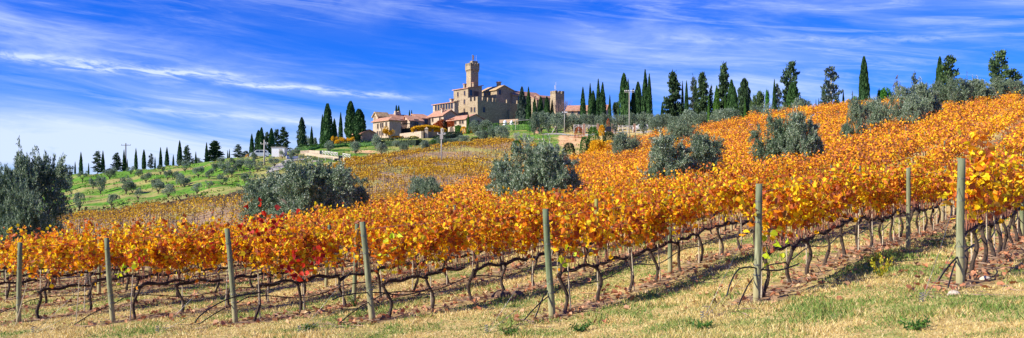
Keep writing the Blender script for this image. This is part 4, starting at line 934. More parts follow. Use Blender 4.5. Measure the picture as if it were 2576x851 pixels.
# shrubs and autumn trees
for a in [('yellowtree',978,318.6,350,32,299,'golden yellow tree against the farmhouse wall'),('yellowtree',842,343,362,20,272,'yellow fruit tree, leftmost of the row by the little barn'),('yellowtree',856,345,362,20,272,'yellow fruit tree, second of the row by the little barn'),
 ('yellowtree',868,346,362,20,273,'yellow fruit tree, third of the row by the little barn'),('yellowtree',884,345,362,22,273,'yellow fruit tree touching the little barn'),
 ('yellowbush',931,347,360,9,300,'round orange-yellow shrub between little barn and farmhouse'),('yellowbush',1167,318,338,14,309,'round golden shrub beside the slim cypress'),('yellowbush',1183,319,338,9,309,'small golden shrub right of the slim cypress'),
 ('yellowbush',996,345,353,22,300,'low yellow shrub at the foot of the farmhouse'),('yellowbush',1008,344,352,14,300,'low yellow shrub at the corner of the terrace wall'),('ygbush',1040,344,352,20,292,'low yellow-green shrub before the terrace wall'),
 ('yellowtree',1517,352,383,66,148,'rounded bright yellow tree beside the clay bluff'),('yellowbush',1500,352,382,34,144,'yellow thicket at the foot of the rounded yellow tree'),('darkbush',1532,331,365,34,165,'dark green bush behind the yellow tree'),
 ('bush',1493,316,348,28,180,'green bush at the top of the clay bluff'),('redbush',1456,318,328,20,236,'reddish brown scrub on the edge of the clay bluff'),('darkbush',1488,352,384,28,155,'dark green scrub below the clay bluff'),('darkbush',1432,358,384,30,165,'dark scrub at the left foot of the clay bluff'),
 ('redbush',1530,297,318,8,255,'small red-leaved shrub among the roadside olives'),('yellowbush',1514,314,322,14,240,'yellow shrub by the road fence'),('bush',1470,342,366,22,180,'green scrub at the right foot of the clay bluff'),
 ('greytree',1548,310,328,20,232,'pale grey-green shrub by the road fence'),('darkbush',1452,300,320,16,262,'dark shrub under the roadside olives'),
 ('yellowbush',668,381,389,12,255,'yellow shrub left of the white van'),('darkbush',618.5,379,400,15,250,'dark round bush right of the spiky ridge conifer'),('yellowbush',622,388,398,8,248,'small yellow shrub beside the dark round bush'),
 ('yellowbush',848,352,362,12,268,'small orange shrub on the green bank'),('bush',800,362,374,30,262,'green hedge bush at the left of the green bank'),('darkbush',780,364,374,26,268,'dark hedge bush above the stone retaining wall'),
 ('bush',1093,352,372,26,225,'green shrub at the right end of the long hedge'),('darkbush',1066,352,366,22,240,'dark shrub beside the long hedge'),('bush',1055,350,364,18,250,'bright green shrub beside the long hedge'),('darkbush',1195,345,360,24,232,'dark green shrub in the olives below the castle'),
 ('bush',1358,360,385,26,170,'green bush on the bank left of the bluff'),('bush',1300,352,372,24,190,'green bush low on the bank'),('greytree',1208,286,300,18,345,'reddish bare bush against the castle wall')]:
    tree(a[0], a[1], a[2], a[3], a[4], a[5], a[6])
# leafless tree by the corner tower
def baretree(px, Y, h, w, lab):
    x = X_(px, Y); o = thing('bare_tree', lab, 'tree', (x, Y, tz(x, Y))); mb = MB(); tr = MB(); tr.tube([(0,0,-.3),(0,0,h*.35)], [.2,.14], 6)
    for k in range(45):
        a = R.uniform(0, 2*PI); e = np.array([math.cos(a)*w*R.uniform(.2,1), math.sin(a)*w*R.uniform(.2,1), h*R.uniform(.55,1)]); b = np.array([0,0,h*R.uniform(.2,.4)])
        m = (b+e)/2 + [0,0,h*.05]; mb.tube([b, m, e], [.05,.03,.015], 4, cap=False)
        for j in range(2): mb.tube([m, e + R.normal(size=3)*.4], [.02,.01], 3, cap=False)
    newobj('trunk', tr.mesh('trunk', M['barebush'], True), o); newobj('crown', mb.mesh('crown', M['barebush']), o)
baretree(1424, 333, 9.5, 3.6, 'leafless reddish tree right of the battlemented corner tower'); baretree(1405, 331, 9, 3.2, 'leafless tree in front of the battlemented corner tower')

# hedges, banks of shrubs
def hedge(pts, h, w, mat, label, name='hedge', cat='hedge', dens=9, leaf=.45, lumps=.35):
    P = []; mb = MB()
    for (a, b) in zip(pts[:-1], pts[1:]):
        L = math.hypot(b[0]-a[0], b[1]-a[1]); n = int(L*dens*(h+w)); t = R.rand(n)
        x = a[0] + (b[0]-a[0])*t; y = a[1] + (b[1]-a[1])*t; nx, ny = -(b[1]-a[1])/L, (b[0]-a[0])/L
        hh = h*(1 - lumps*.5 + lumps*vnoise(x+500, y+500, 1.7, 31)); v = R.rand(n); u = R.uniform(-1, 1, n); edge = R.rand(n) < .6
        u = np.where(edge, np.sign(u), u); v = np.where(edge, v, 1)
        x = x + nx*u*w*.5*(1-.25*v) ; y = y + ny*u*w*.5*(1-.25*v); P.append(np.stack([x, y, T(x, y) + hh*v], -1))
        # solid heart of the hedge
        i = np.linspace(0, 1, max(2, int(L/2)))
        for p, q in zip(i[:-1], i[1:]):
            A = (a[0]+(b[0]-a[0])*p, a[1]+(b[1]-a[1])*p); B = (a[0]+(b[0]-a[0])*q, a[1]+(b[1]-a[1])*q); W = w*.4
            zz = [tz(*A)-.2, tz(*B)-.2, tz(*A)+h*.72, tz(*B)+h*.72]
            mb.add([(A[0]-nx*W,A[1]-ny*W,zz[0]),(A[0]+nx*W,A[1]+ny*W,zz[0]),(B[0]+nx*W,B[1]+ny*W,zz[1]),(B[0]-nx*W,B[1]-ny*W,zz[1]),(A[0]-nx*W,A[1]-ny*W,zz[2]),(A[0]+nx*W,A[1]+ny*W,zz[2]),(B[0]+nx*W,B[1]+ny*W,zz[3]),(B[0]-nx*W,B[1]-ny*W,zz[3])],
                   [[(4,5,6,7),(0,1,5,4),(1,2,6,5),(2,3,7,6),(3,0,4,7)]])
    P = np.concatenate(P); n = len(P); leafquads(mb, P, rdir(n, .3), leaf*R.uniform(.6,1.3,n), leaf*.55); return tag(mb.obj(name, mat), label, cat)
def pl(*a): return [(X_(p, Y), Y) for p, Y in a]
def plf(*a): return [(X_(p, Y), Y) for p, Y in [(p, find(p, s_, 190, 300)) for p, s_ in a]]
hedge(plf((955,369),(1000,368),(1051,366)), 2.0, 2.0, M['hedge'], 'long dark clipped hedge below the farmhouse and terrace')
hedge(pl((850,262),(892,266),(930,268)), 1.1, 1.6, M['hedge'], 'low dark hedge at the foot of the little barn')
hedge(plf((1095,362),(1127,352),(1158,345)), 1.8, 1.6, M['hedge'], 'dark hedge curving below the terrace wall to the arched door')
hedge(pl((1201,318),(1260,305),(1330,298),(1345,290)), 2.3, 3.2, M['bush'], 'bright green hedge below the castle curtain wall')
hedge(pl((1258,322),(1303,318)), 1.4, 2.6, M['bush'], 'upper green hedge on the low terrace wall below the castle')
hedge(pl((745,268),(790,266),(830,268)), 1.3, 1.5, M['bush'], 'green hedge above the stone retaining wall')
hedge(pl((850,262),(930,256),(995,250)), .9, 5, M['bush'], 'lush undergrowth on the bank below the little barn', 'undergrowth', 'undergrowth', 3, .5)['kind'] = 'stuff'
hedge(pl((770,252),(830,256),(900,262)), .8, 5, M['bush'], 'green undergrowth above the sloping track wall', 'undergrowth', 'undergrowth', 3, .5)['kind'] = 'stuff'
bk = [(px, float(YLB(px))-1) for px in range(150, 640, 30)]
hedge(pl(*bk), .7, 2.4, plain('dry_reed', (.16,.11,.06), .95, .5, .8), 'brown dry scrub along the bank under the grove', 'undergrowth', 'undergrowth', 3.5, .5, .9)['kind'] = 'stuff'

# ------------------------------------------------------------------ buildings
class Bld:
    def __init__(s, name, label, cat, px, Y, base, pxL, pxR, eave, a=52, wall='stone', down=4., z0=None):
        a = math.radians(a); s.ca, s.sa = math.cos(a), math.sin(a); s.Y = Y; s.x = X_(px, Y); rl = (pxL-CX)/F; rr_ = (pxR-CX)/F
        s.LL = (s.x - rl*Y)/(s.ca + rl*s.sa); s.LR = (rr_*Y - s.x)/(s.sa - rr_*s.ca)
        s.z = (HZ-base)/F*Y; s.h = (HZ-eave)/F*Y - s.z; s.mat = M[wall]; s.down = down
        s.o = thing(name, label, cat, (s.x, Y, s.z)); s.o.rotation_euler = (0, 0, 0)
    def P(s, u, v, z): return (-s.ca*u + s.sa*v, s.sa*u + s.ca*v, z)
    def mesh(s, nm, V, Fc, mat, parent=None):
        mb = MB(); mb.add([s.P(*q) for q in V], [[f] for f in Fc]); me = mb.mesh(nm, mat)
        import bmesh
        bm = bmesh.new(); bm.from_mesh(me); bmesh.ops.recalc_face_normals(bm, faces=bm.faces); bm.to_mesh(me); bm.free()
        return newobj(nm, me, parent or s.o)
    def box(s, nm, u0, u1, v0, v1, z0, z1, mat, parent=None):
        V = [(u0,v0,z0),(u1,v0,z0),(u1,v1,z0),(u0,v1,z0),(u0,v0,z1),(u1,v0,z1),(u1,v1,z1),(u0,v1,z1)]
        return s.mesh(nm, V, [(0,3,2,1),(4,5,6,7),(0,1,5,4),(1,2,6,5),(2,3,7,6),(3,0,4,7)], mat, parent)
    def zz(s, sy, u=0, v=0):
        Y = s.Y + s.sa*u + s.ca*v; return (HZ-sy)/F*Y - s.z
    def uu(s, px): r = (px-CX)/F; return (s.x - r*s.Y)/(s.ca + r*s.sa)
    def vv(s, px): r = (px-CX)/F; return (r*s.Y - s.x)/(s.sa - r*s.ca)
    def gable_v(s, rise, tile='tile', off=.5, oh=.6):
        """ridge runs along u; gable over the right face"""
        h, L, W = s.h, s.LL, s.LR; m = W*off; d = -s.down
        V = [(0,0,d),(L,0,d),(L,W,d),(0,W,d),(0,0,h),(L,0,h),(L,m,h+rise),(L,W,h),(0,W,h),(0,m,h+rise)]
        s.mesh('wall', V, [(0,1,5,4),(1,2,7,6,5),(2,3,8,7),(3,0,4,9,8),(0,3,2,1)], s.mat)
        t = .3; k = rise/m*oh; k2 = rise/(W-m)*oh; e = .5
        V = [(-e,-oh,h-k+.02),(L+e,-oh,h-k+.02),(L+e,m,h+rise+.02),(-e,m,h+rise+.02),(L+e,W+oh,h-k2+.02),(-e,W+oh,h-k2+.02)]
        V += [(a,b,c+t) for a,b,c in V]
        s.roof = s.mesh('roof', V, [(0,3,2,1),(3,5,4,2),(6,7,8,9),(9,8,10,11),(0,1,7,6),(5,11,10,4),(0,6,9,3),(3,9,11,5),(1,2,8,7),(2,4,10,8)], M[tile]); s.ribs(tile, oh, e, rise, m)
    def ribs(s, tile, oh, e, rise, m):
        pass
    def gable_u(s, rise, tile='tile', off=.5, oh=.6):
        """ridge runs along v; gable over the left face"""
        h, L, W = s.h, s.LL, s.LR; m = L*off; d = -s.down
        V = [(0,0,d),(L,0,d),(L,W,d),(0,W,d),(0,0,h),(m,0,h+rise),(L,0,h),(L,W,h),(m,W,h+rise),(0,W,h)]
        s.mesh('wall', V, [(0,1,6,5,4),(1,2,7,6),(2,3,9,8,7),(3,0,4,9),(0,3,2,1)], s.mat)
        t = .3; k = rise/m*oh; k2 = rise/(L-m)*oh; e = .5
        V = [(-oh,-e,h-k+.02),(-oh,W+e,h-k+.02),(m,W+e,h+rise+.02),(m,-e,h+rise+.02),(L+oh,W+e,h-k2+.02),(L+oh,-e,h-k2+.02)]
        V += [(a,b,c+t) for a,b,c in V]
        s.roof = s.mesh('roof', V, [(0,1,2,3),(3,2,4,5),(6,9,8,7),(9,11,10,8),(0,6,7,1),(5,4,10,11),(0,3,9,6),(3,5,11,9),(1,7,8,2),(2,8,10,4)], M[tile])
    def shed(s, rise_far, along='v', tile='tile', oh=.5):
        """one slope; rises along v or u"""
        h, L, W = s.h, s.LL, s.LR; d = -s.down; a = rise_far
        H = (lambda u, v: h + a*(v/W)) if along == 'v' else (lambda u, v: h + a*(u/L))
        V = [(0,0,d),(L,0,d),(L,W,d),(0,W,d)] + [(u, v, H(u,v)) for u,v in ((0,0),(L,0),(L,W),(0,W))]
        s.mesh('wall', V, [(0,1,5,4),(1,2,6,5),(2,3,7,6),(3,0,4,7),(0,3,2,1),(4,5,6,7)], s.mat)
        q = [(-oh,-oh),(L+oh,-oh),(L+oh,W+oh),(-oh,W+oh)]; V = [(u,v,H(u,v)+.03) for u,v in q] + [(u,v,H(u,v)+.33) for u,v in q]
        s.roof = s.mesh('roof', V, [(0,1,2,3),(4,7,6,5),(0,4,5,1),(1,5,6,2),(2,6,7,3),(3,7,4,0)], M[tile])
    def hip(s, rise, tile='tile', oh=.6, inset=.45):
        h, L, W = s.h, s.LL, s.LR; d = -s.down
        s.box('wall', 0, L, 0, W, d, h, s.mat); t = .25; i = W*inset
        V = [(-oh,-oh,h+.02),(L+oh,-oh,h+.02),(L+oh,W+oh,h+.02),(-oh,W+oh,h+.02),(-oh,-oh,h+t),(L+oh,-oh,h+t),(L+oh,W+oh,h+t),(-oh,W+oh,h+t),(i,W*.5,h+rise),(L,W*.5,h+rise)]
        s.roof = s.mesh('roof', V, [(0,3,2,1),(0,1,5,4),(1,2,6,5),(2,3,7,6),(3,0,4,7),(4,5,9,8),(5,6,9),(6,7,8,9),(7,4,8)], M[tile])
    def flat(s): s.box('wall', 0, s.LL, 0, s.LR, -s.down, s.h, s.mat)
    def win(s, face, px, sy, w=1.0, h=1.6, arch=False, nm='window', mat='glass', frame=True):
        e = .09
        if face == 'L': q = s.uu(px); zc = s.zz(sy, u=q)
        else: q = s.vv(px); zc = s.zz(sy, v=q)
        def ring(W, H, dpt, n=8):
            pts = [(-W/2, -H/2), (W/2, -H/2)]
            if arch: pts += [(W/2*math.cos(t), H/2 - W/2 + W/2*math.sin(t)) for t in np.linspace(0, PI, n)]
            else: pts += [(W/2, H/2), (-W/2, H/2)]
            if face == 'L': return [(q + a, -dpt, zc + b) for a, b in pts]
            return [(-dpt, q + a, zc + b) for a, b in pts]
        # surround with real depth round a set-back pane
        A = ring(w+.36, h+.36, .0); B = ring(w+.36, h+.36, e+.05); Cc = ring(w, h, e+.05); Dd = ring(w, h, .012); n = len(A)
        V = B + Cc + A + Dd; Fc = []
        for i in range(n):
            j = (i+1) % n; Fc += [(i, j, n+j, n+i), (2*n+i, 2*n+j, j, i), (n+i, n+j, 3*n+j, 3*n+i)]
        fr = s.mesh(nm, V, Fc, M['surround']); s.mesh('pane', Dd, [tuple(range(n))], M[mat], fr)
        if not arch and nm == 'window' and w > .7: 
            if face == 'L': s.box('glazing_bar', q-.04, q+.04, -.06, -.02, zc-h/2, zc+h/2, M['shutter'], fr)
            else: s.box('glazing_bar', -.06, -.02, q-.04, q+.04, zc-h/2, zc+h/2, M['shutter'], fr)
        return fr
    def chim(s, u, v, zb, h=1.6, w=.8):
        c = s.box('chimney', u-w/2, u+w/2, v-w/2, v+w/2, zb-.6, zb+h, s.mat, s.roof); s.box('chimney_cap', u-w*.7, u+w*.7, v-w*.7, v+w*.7, zb+h+.002, zb+h+.25, M['tile'], c)
    def merlons(s, edges, w=1.1, gap=.9, h=1.2, th=.6, z=None, mat=None):
        z = s.h if z is None else z; mb = MB()
        for (u0, v0, u1, v1) in edges:
            L = math.hypot(u1-u0, v1-v0); n = max(2, int(round((L+gap)/(w+gap)))); st = (L - w)/(n-1)
            du, dv = (u1-u0)/L, (v1-v0)/L; nu, nv = -dv, du
            for k in range(n):
                a = k*st; c0 = (u0+du*a, v0+dv*a); c1 = (u0+du*(a+w), v0+dv*(a+w))
                q = [c0, c1, (c1[0]+nu*th, c1[1]+nv*th), (c0[0]+nu*th, c0[1]+nv*th)]
                V = [s.P(x, y, z-.05) for x, y in q] + [s.P(x, y, z+h) for x, y in q]
                mb.add(V, [[(0,3,2,1),(4,5,6,7),(0,1,5,4),(1,2,6,5),(2,3,7,6),(3,0,4,7)]])
        return mb.obj('battlement', mat or s.mat, s.o)

# the little barn
b = Bld('stone_barn','small stone barn with a low tiled gable roof, left of the farmhouse','barn',910.4,290,360,891,946.5,336,wall='stone_brown'); b.gable_v(1.15)
for px, sy in ((897,341),(903,340)): b.win('L', px, sy, .8, 1.6)
b.win('L', 905, 355, 1.3, 1.7, True, 'window')
# farmhouse main block
b = Bld('farmhouse','pale two-storey farmhouse with a hipped tile roof behind the golden tree','farmhouse',979.4,312,352,938,1009,303.7,wall='stone_pale'); b.hip(1.7)
for px, sy in ((951,318),(958.5,316),(963,315),(972,313.5)): b.win('L', px, sy, .8, 1.7)
for px, sy in ((950,335),(956,335),(963,336),(972,337)): b.win('L', px, sy, .7, 1.3)
mb = MB(); q = b.uu(960); mb.tube([b.P(q,-.12,-.5), b.P(q,-.12,b.h)], .09, 6); mb.obj('downpipe', M['shutter'], b.o)
# chapel behind it
b = Bld('chapel_wing','tall narrow farm wing with a yellow lichen roof behind the farmhouse','farm building',950.5,322,345,938.5,978,293,wall='stone_pale'); b.gable_u(1.5, 'tile_yellow', off=.5, oh=.4); b.win('L', 943.5, 299, 1.2, 1.9, True, mat='surround')
b = Bld('farm_wing','long farm wing with a lit gable behind the farmhouse hip roof','farm building',986,329,345,964,1034,300,a=60,wall='stone_pale'); b.gable_u(1.9, off=.5, oh=.4); fw = b
b = Bld('farm_wing','lower farm wing with one dark window and a long pink roof','farm building',1031,324,345,1017,1063.5,304.5,a=62,wall='stone_pale'); b.gable_u(2.0, off=.8, oh=.4)
b.win('R', 1047, 309, 1.5, 2.2)
for px in (993, 1001):
    u = fw.LL*.5; v = fw.vv(px) + 2.2; b = fw; z = fw.h + 3.3
    # two little bell gables on the roof
    c = b.box('bell_gable', u-.9, u+.9, v-.5, v+.5, z-2.2, z-.6, M['stone_pale'], b.roof); b.box('bell_gable_top', u-.6, u+.6, v-.4, v+.4, z-.6, z+.2, M['stone_pale'], c)
b = Bld('farm_house','farm house with a lit slanting gable and pink tiled roof beside the pergola','farm building',1062.5,332,345,1034,1089,299.5,a=66,wall='stone_pale'); b.gable_u(2.6, off=.9, oh=.4); b.win('R', 1072, 307, 1.3, 2.2)
# shaded yard range with dark creeper
b = Bld('yard_range','shadowed range with dark creeper in the farmhouse yard','farm building',1010,326,348,1003,1060,305,a=75,wall='stone_brown'); b.shed(.6, 'v')
hedge(pl((1009,321),(1035,322),(1062,325),(1085,328)), 4.6, .8, M['shadeivy'], 'creeper coloured almost black for shade, covering the yard walls behind the pergola', 'creeper', 'creeper')
# house with the red creeper
b = Bld('creeper_house','stone house with a red creeper and a chimney below the keep','house',1116,326,334,1077,1151,289.8,wall='stone_pale'); b.gable_v(1.9)
b.win('L', 1088.5, 301.5, .8, 1.5); b.win('L', 1107, 300, .8, 1.5); b.chim(b.uu(1104), 1.6, b.h+.6, 2.0)
cr = MB(); n = 2600; u = R.uniform(0, b.uu(1091), n); z = R.uniform(-.5, 5.0, n)*(1-.35*(u/b.uu(1091))) ; cr_p = np.array([b.P(a, -.15 - .35*R.rand(), c) for a, c in zip(u, z)]); leafquads(cr, cr_p, rdir(n), .5, .4)
n = 900; v = R.uniform(0, 5, n); z = R.uniform(-.5, 4.5, n); leafquads(cr, np.array([b.P(-.15-.3*R.rand(), a, c) for a, c in zip(v, z)]), rdir(n), .5, .4)
cr.obj('creeper', M['redivy'], b.o)
cr = MB(); n = 3000; v = R.uniform(0, b.LR, n); z = R.uniform(-.5, 4.2, n); leafquads(cr, np.array([b.P(-.2-.4*R.rand(), a, c) for a, c in zip(v, z)]), rdir(n), .5, .4); cr.obj('shade_toned_creeper', M['shadeivy'], b.o)  # shade of this face painted in as near-black creeper leaves
# house with the arched door
b = Bld('arched_door_house','low stone house with an arched door and a row of square windows','house',1173,312,338,1127,1219,299,wall='stone_pale'); b.gable_v(1.6)
for px, sy in ((1138,309.5),(1146,308.5),(1158,307.8),(1164.5,307)): b.win('L', px, sy, .9, 1.2)
b.win('L', 1136.5, 331, 2.1, 3.4, True, 'door', 'shutter'); b.win('R', 1203, 308, .8, 1.2)
cr = MB(); n = 900; u0, u1 = b.uu(1143), b.uu(1128); u = R.uniform(u0, u1, n); z = R.uniform(3.4, 5.8, n); leafquads(cr, np.array([b.P(a, -.1-.25*R.rand(), c) for a, c in zip(u, z)]), rdir(n), .45, .38); cr.obj('creeper', M['redivy'], b.o)
cr = MB(); n = 700; u0, u1 = b.uu(1160), b.uu(1147); u = R.uniform(u0, u1, n); z = R.uniform(0.5, 3.2, n); leafquads(cr, np.array([b.P(a, -.1-.25*R.rand(), c) for a, c in zip(u, z)]), rdir(n), .45, .38); cr.obj('green_creeper', M['bush'], b.o)
# arcade wing
b = Bld('arcade_wing','long castle wing with seven arched windows left of the keep','castle wing',1143,345,312,1089,1153,257.5,wall='stone_pale'); b.shed(.35, 'v')
for k in range(7): b.win('L', 1097 + k*6.72, 271 - k*.95, 1.15 if k else 1.15, 2.5, True)
b.chim(b.uu(1131), 1.0, b.h+.3, 1.1, 1.1)
for px in (1100, 1134): b.win('L', px, 281, .6, 1.0, True)
# the keep
b = Bld('castle_keep','tall square stone keep with small arched windows under the tower','keep',1177.6,352,300,1141,1212.5,222,wall='stone'); b.shed(1.3, 'v', oh=.5); kp = b
for px, sy in ((1152.3,237.5),(1169,234.5),(1152,258.3),(1168.5,256),(1151.7,281),(1168.3,279),(1164,289.5)): b.win('L', px, sy, .85, 1.9, True)
b.win('R', 1184.7, 233.5, 1.3, 2.4, True); b.win('R', 1197.8, 236, 2.2, 1.9, nm='window', mat='shutter'); b.win('R', 1184, 255, 1.2, 1.6, True); 
b.chim(b.uu(1164), 1.0, b.h+.3, 1.6, .9); b.chim(b.uu(1160)*0+.9, 3.4, b.h+.6, 1.7, .9)
b.box('side_turret', b.uu(1141)+.002, b.uu(1141)+.9, 1, 4, 2, b.h-2, M['stone_brown'])
# main tower
b = Bld('castle_tower','slender square battlemented tower, the highest point of the castle','tower',1184.5,358,240,1173,1203.5,174.5,a=57,wall='stone'); b.flat()
ov = .32; L, W = b.LL, b.LR
b.box('corbelled_gallery', -ov, L+ov, -ov, W+ov, b.h+.002, b.h+1.5, M['stone'])
mb = MB()
for (fx, Ln) in (('L', L), ('R', W)):
    k_ = int(Ln/.85)
    for k in range(k_+1):
        a = k*Ln/k_
        if fx == 'L': V = [(a-.2,-ov,b.h),(a+.2,-ov,b.h),(a+.2,0,b.h),(a-.2,0,b.h),(a-.2,0,b.h-.9),(a+.2,0,b.h-.9)]
        else: V = [(-ov,a-.2,b.h),(-ov,a+.2,b.h),(0,a+.2,b.h),(0,a-.2,b.h),(0,a-.2,b.h-.9),(0,a+.2,b.h-.9)]
        mb.add([b.P(*q) for q in V], [[(0,1,2,3)], [(0,4,5,1)], [(0,3,4),(1,5,2)]])
mb.obj('corbel_course', M['stone'], b.o)
b.merlons([(-ov,-ov+.0,L+ov,-ov),(L+ov,-ov,L+ov,W+ov),(L+ov,W+ov,-ov,W+ov),(-ov,W+ov,-ov,-ov)], .75, .62, 1.15, .45, b.h+1.5)
b.box('turret', .6, 2.4, 1.0, 3.6, b.h+1.5, b.h+3.6, M['stone']); 
mb = MB(); mb.tube([b.P(1.2,1.4,b.h+1.5), b.P(1.2,1.4,b.h+6.2)], .06, 5); fp = mb.obj('flagpole', M['rail'], b.o)
mb = MB(); x0 = b.P(1.25,1.4,0); 
fl = [(x0[0]-.05, x0[1]+.02, b.h+4.0),(x0[0]+.55,x0[1]+.06,b.h+3.8),(x0[0]+.7,x0[1]+.1,b.h+5.8),(x0[0]-.05,x0[1]+.02,b.h+6.1)]; mb.add(fl + [(a,c+.03,d) for a,c,d in fl], [[(0,1,2,3),(7,6,5,4),(0,4,5,1),(1,5,6,2),(2,6,7,3),(3,7,4,0)]])
fo_ = newobj('flag', mb.mesh('flag', M['tile']), fp)
mb = MB(); mb.tube([b.P(1.5,3.4,b.h+3.5), b.P(1.5,3.4,b.h+6.0)], .045, 5); mb.obj('antenna', M['rail'], b.o)
# bastion and curtain wall
b = Bld('castle_bastion','battlemented stone terrace projecting at the foot of the keep','bastion',1201.5,341,302,1177.8,1306,257,wall='stone',a=50); b.flat()
L, W = b.LL, b.LR
b.box('parapet', -.05, L, -.05, .5, b.h+.002, b.h+.55, M['stone'])
b.box('parapet', -.05, .5, .502, W, b.h+.002, b.h+.55, M['stone'])
b.merlons([(0,-.03,L,-.03),(-.03,W*.42,-.03,0)], 1.25, 1.05, 1.6, .6, b.h+.5)
b.merlons([(-.03,W,-.03,W*.44)], 1.0, 3.6, 1.4, .6, b.h+.5)
for px in (1186, 1194): b.win('L', px, 276, .85, 1.9, True)
b.win('R', 1217.5, 276.5, 1.1, 2.0)
b.box('buttress', -.9, -.05, W*.72, W*.80, -2, b.h-2.5, M['stone'])
# hall
b = Bld('castle_hall','broad stone hall with a gabled roof right of the keep','castle hall',1250,358,262,1211,1291,225.5,wall='stone'); b.gable_v(1.75, 'tile_yellow', off=.42)
b.win('L', 1231.5, 234.5, 1.2, 1.8); b.win('L', 1219, 236, 1.0, 1.6); b.win('R', 1257, 232.5, 1.1, 2.0); b.chim(b.LL*.35, b.LR*.45, b.h+2.4, 1.1, 1.3)
# long wing
b = Bld('castle_long_wing','long low castle wing under a pink roof behind the cypresses','castle wing',1290,362,300,1262,1361,238.5,wall='stone',a=50); b.gable_u(1.9, off=.5)
b.win('R', 1306, 245, 1.4, 2.0)
b = Bld('castle_gatehouse','small tiled gatehouse with a sunlit end wall between the cypresses','castle building',1350,346,305,1336,1357,252,wall='stone',a=46); b.shed(1.6, 'u')
b.win('L', 1343, 262, 1.0, 1.8)
b = Bld('castle_east_wall','high stone wall with a sloping tiled top left of the corner tower','castle wing',1357,352,300,1340,1390,245.5,wall='stone',a=50); b.gable_u(.9, off=.5)
b = Bld('castle_corner_tower','square battlemented corner tower at the right end of the castle','tower',1397.7,344,310,1384,1419.5,235,a=56,wall='stone'); b.flat(); L, W = b.LL, b.LR
b.merlons([(0,0,L,0),(L,0,L,W),(L,W,0,W),(0,W,0,0)], .95, .75, 1.1, .5)
mb = MB(); mb.tube([b.P(.5,.5,b.h-.2), b.P(.5,.5,b.h+4.4)], .06, 5); fp = mb.obj('antenna_mast', M['rail'], b.o); mb = MB(); mb.tube([b.P(.8,.3,b.h+1.6), b.P(.8,.3,b.h+3.2)], .12, 5); mb.obj('antenna_panel', M['rail'], b.o)
# far house on the right
b = Bld('roadside_house','pale house with a long tiled roof behind the roadside cypresses','house',1524,322,296,1425.5,1531,277,a=12,wall='stone_pale'); b.gable_v(2.1, off=.5); b.chim(b.LL*.62, b.LR*.5, b.h+2.0, 1.0, .9)
for px in (1440.5, 1456, 1500): b.win('L', px, 282.5, .9, 1.7)
b.win('L', 1443, 290, .6, .7)

# terrace and garden walls
def wall_line(name, label, pts, h, th, mat, cat='wall', top=None, down=2.0):
    """free-standing wall along ground points (px, Y, sy of its top)"""
    mb = MB()
    for (a, b_) in zip(pts[:-1], pts[1:]):
        xa, ya = X_(a[0], a[1]), a[1]; xb, yb = X_(b_[0], b_[1]), b_[1]; L = math.hypot(xb-xa, yb-ya); nx, ny = -(yb-ya)/L*th/2, (xb-xa)/L*th/2
        za, zb = (HZ-a[2])/F*ya, (HZ-b_[2])/F*yb; la, lb = tz(xa, ya)-down, tz(xb, yb)-down
        V = [(xa-nx,ya-ny,la),(xb-nx,yb-ny,lb),(xb+nx,yb+ny,lb),(xa+nx,ya+ny,la),(xa-nx,ya-ny,za),(xb-nx,yb-ny,zb),(xb+nx,yb+ny,zb),(xa+nx,ya+ny,za)]
        mb.add(V, [[(0,3,2,1),(4,5,6,7),(0,1,5,4),(1,2,6,5),(2,3,7,6),(3,0,4,7)]])
    return tag(mb.obj(name, mat), label, cat)
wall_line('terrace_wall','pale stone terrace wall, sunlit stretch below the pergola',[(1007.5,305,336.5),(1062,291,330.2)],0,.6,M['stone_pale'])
wall_line('terrace_wall','shaded stretch of the terrace wall running right to the arched door house',[(1062.3,291,330.2),(1090,300,332),(1128,310,333)],0,.6,M['stone'])  # shade put into the colour: darker stone than the sunlit stretch
fb = lambda px, sy: find(px, sy, 150, 262)
def base_wall(name, label, pts, th, mat):
    wall_line(name, label, [(p, fb(p, b_), t_) for p, b_, t_ in pts], 0, th, mat)
base_wall('retaining_wall','stepped stone retaining wall, upper stretch at the left',[(757,387,379.5),(780,386,378.3),(807,388,379)],.6,M['stone_pale'])
base_wall('retaining_wall','sloping stone wall of the track running down to the yellow vines',[(770,391,384),(807,396,388.5),(842,402,393.5),(880,405.5,398.5),(926,409,405)],.7,M['stone_pale'])
wall_line('low_wall','low stone wall under the upper green hedge by the castle',[(1258,318,302),(1305,312,299.5)],0,.6,M['stone_brown'])
wall_line('low_wall','short brick wall by the roadside olives',[(1345,272,314.5),(1356,270,314.5)],0,.5,M['brick'])
# pergola smothered in golden vine
o = thing('pergola','long pergola smothered in golden vine on the terrace','pergola',(X_(1078,303),303,0)); ox, oy = o.location.x, o.location.y
mb = MB(); n = 5200; t = R.rand(n); px_ = 1037 + 84*t; Yp = 297 + 12*t; arch_ = 1 - (np.abs(t-.42)/.62)**2.2
ztop = (HZ - (330 - 14*arch_*1.0 - 0))/F*Yp; low = (HZ - (334 - 6*t))/F*Yp; v = R.rand(n)**.6; xx = X_(px_, Yp); yy = Yp + R.uniform(-2, 2, n)
leafquads(mb, np.stack([xx-ox, yy-oy, low + (ztop-low)*v*(1-.1*np.abs(yy-Yp))], -1), rdir(n), .55, .42); newobj('vine_cover', mb.mesh('vine_cover', M['ygold']), o)
for q in (.12, .38, .62, .9):
    x = X_(1037+84*q, 297+12*q); y = 297+12*q - 1.9; zt = (HZ-326)/F*y; mb = MB(); mb.box((x-ox-.35, y-oy-.35, tz(x,y)-1), (x-ox+.35, y-oy+.35, zt)); newobj('pillar', mb.mesh('pillar', M['stone_brown']), o)
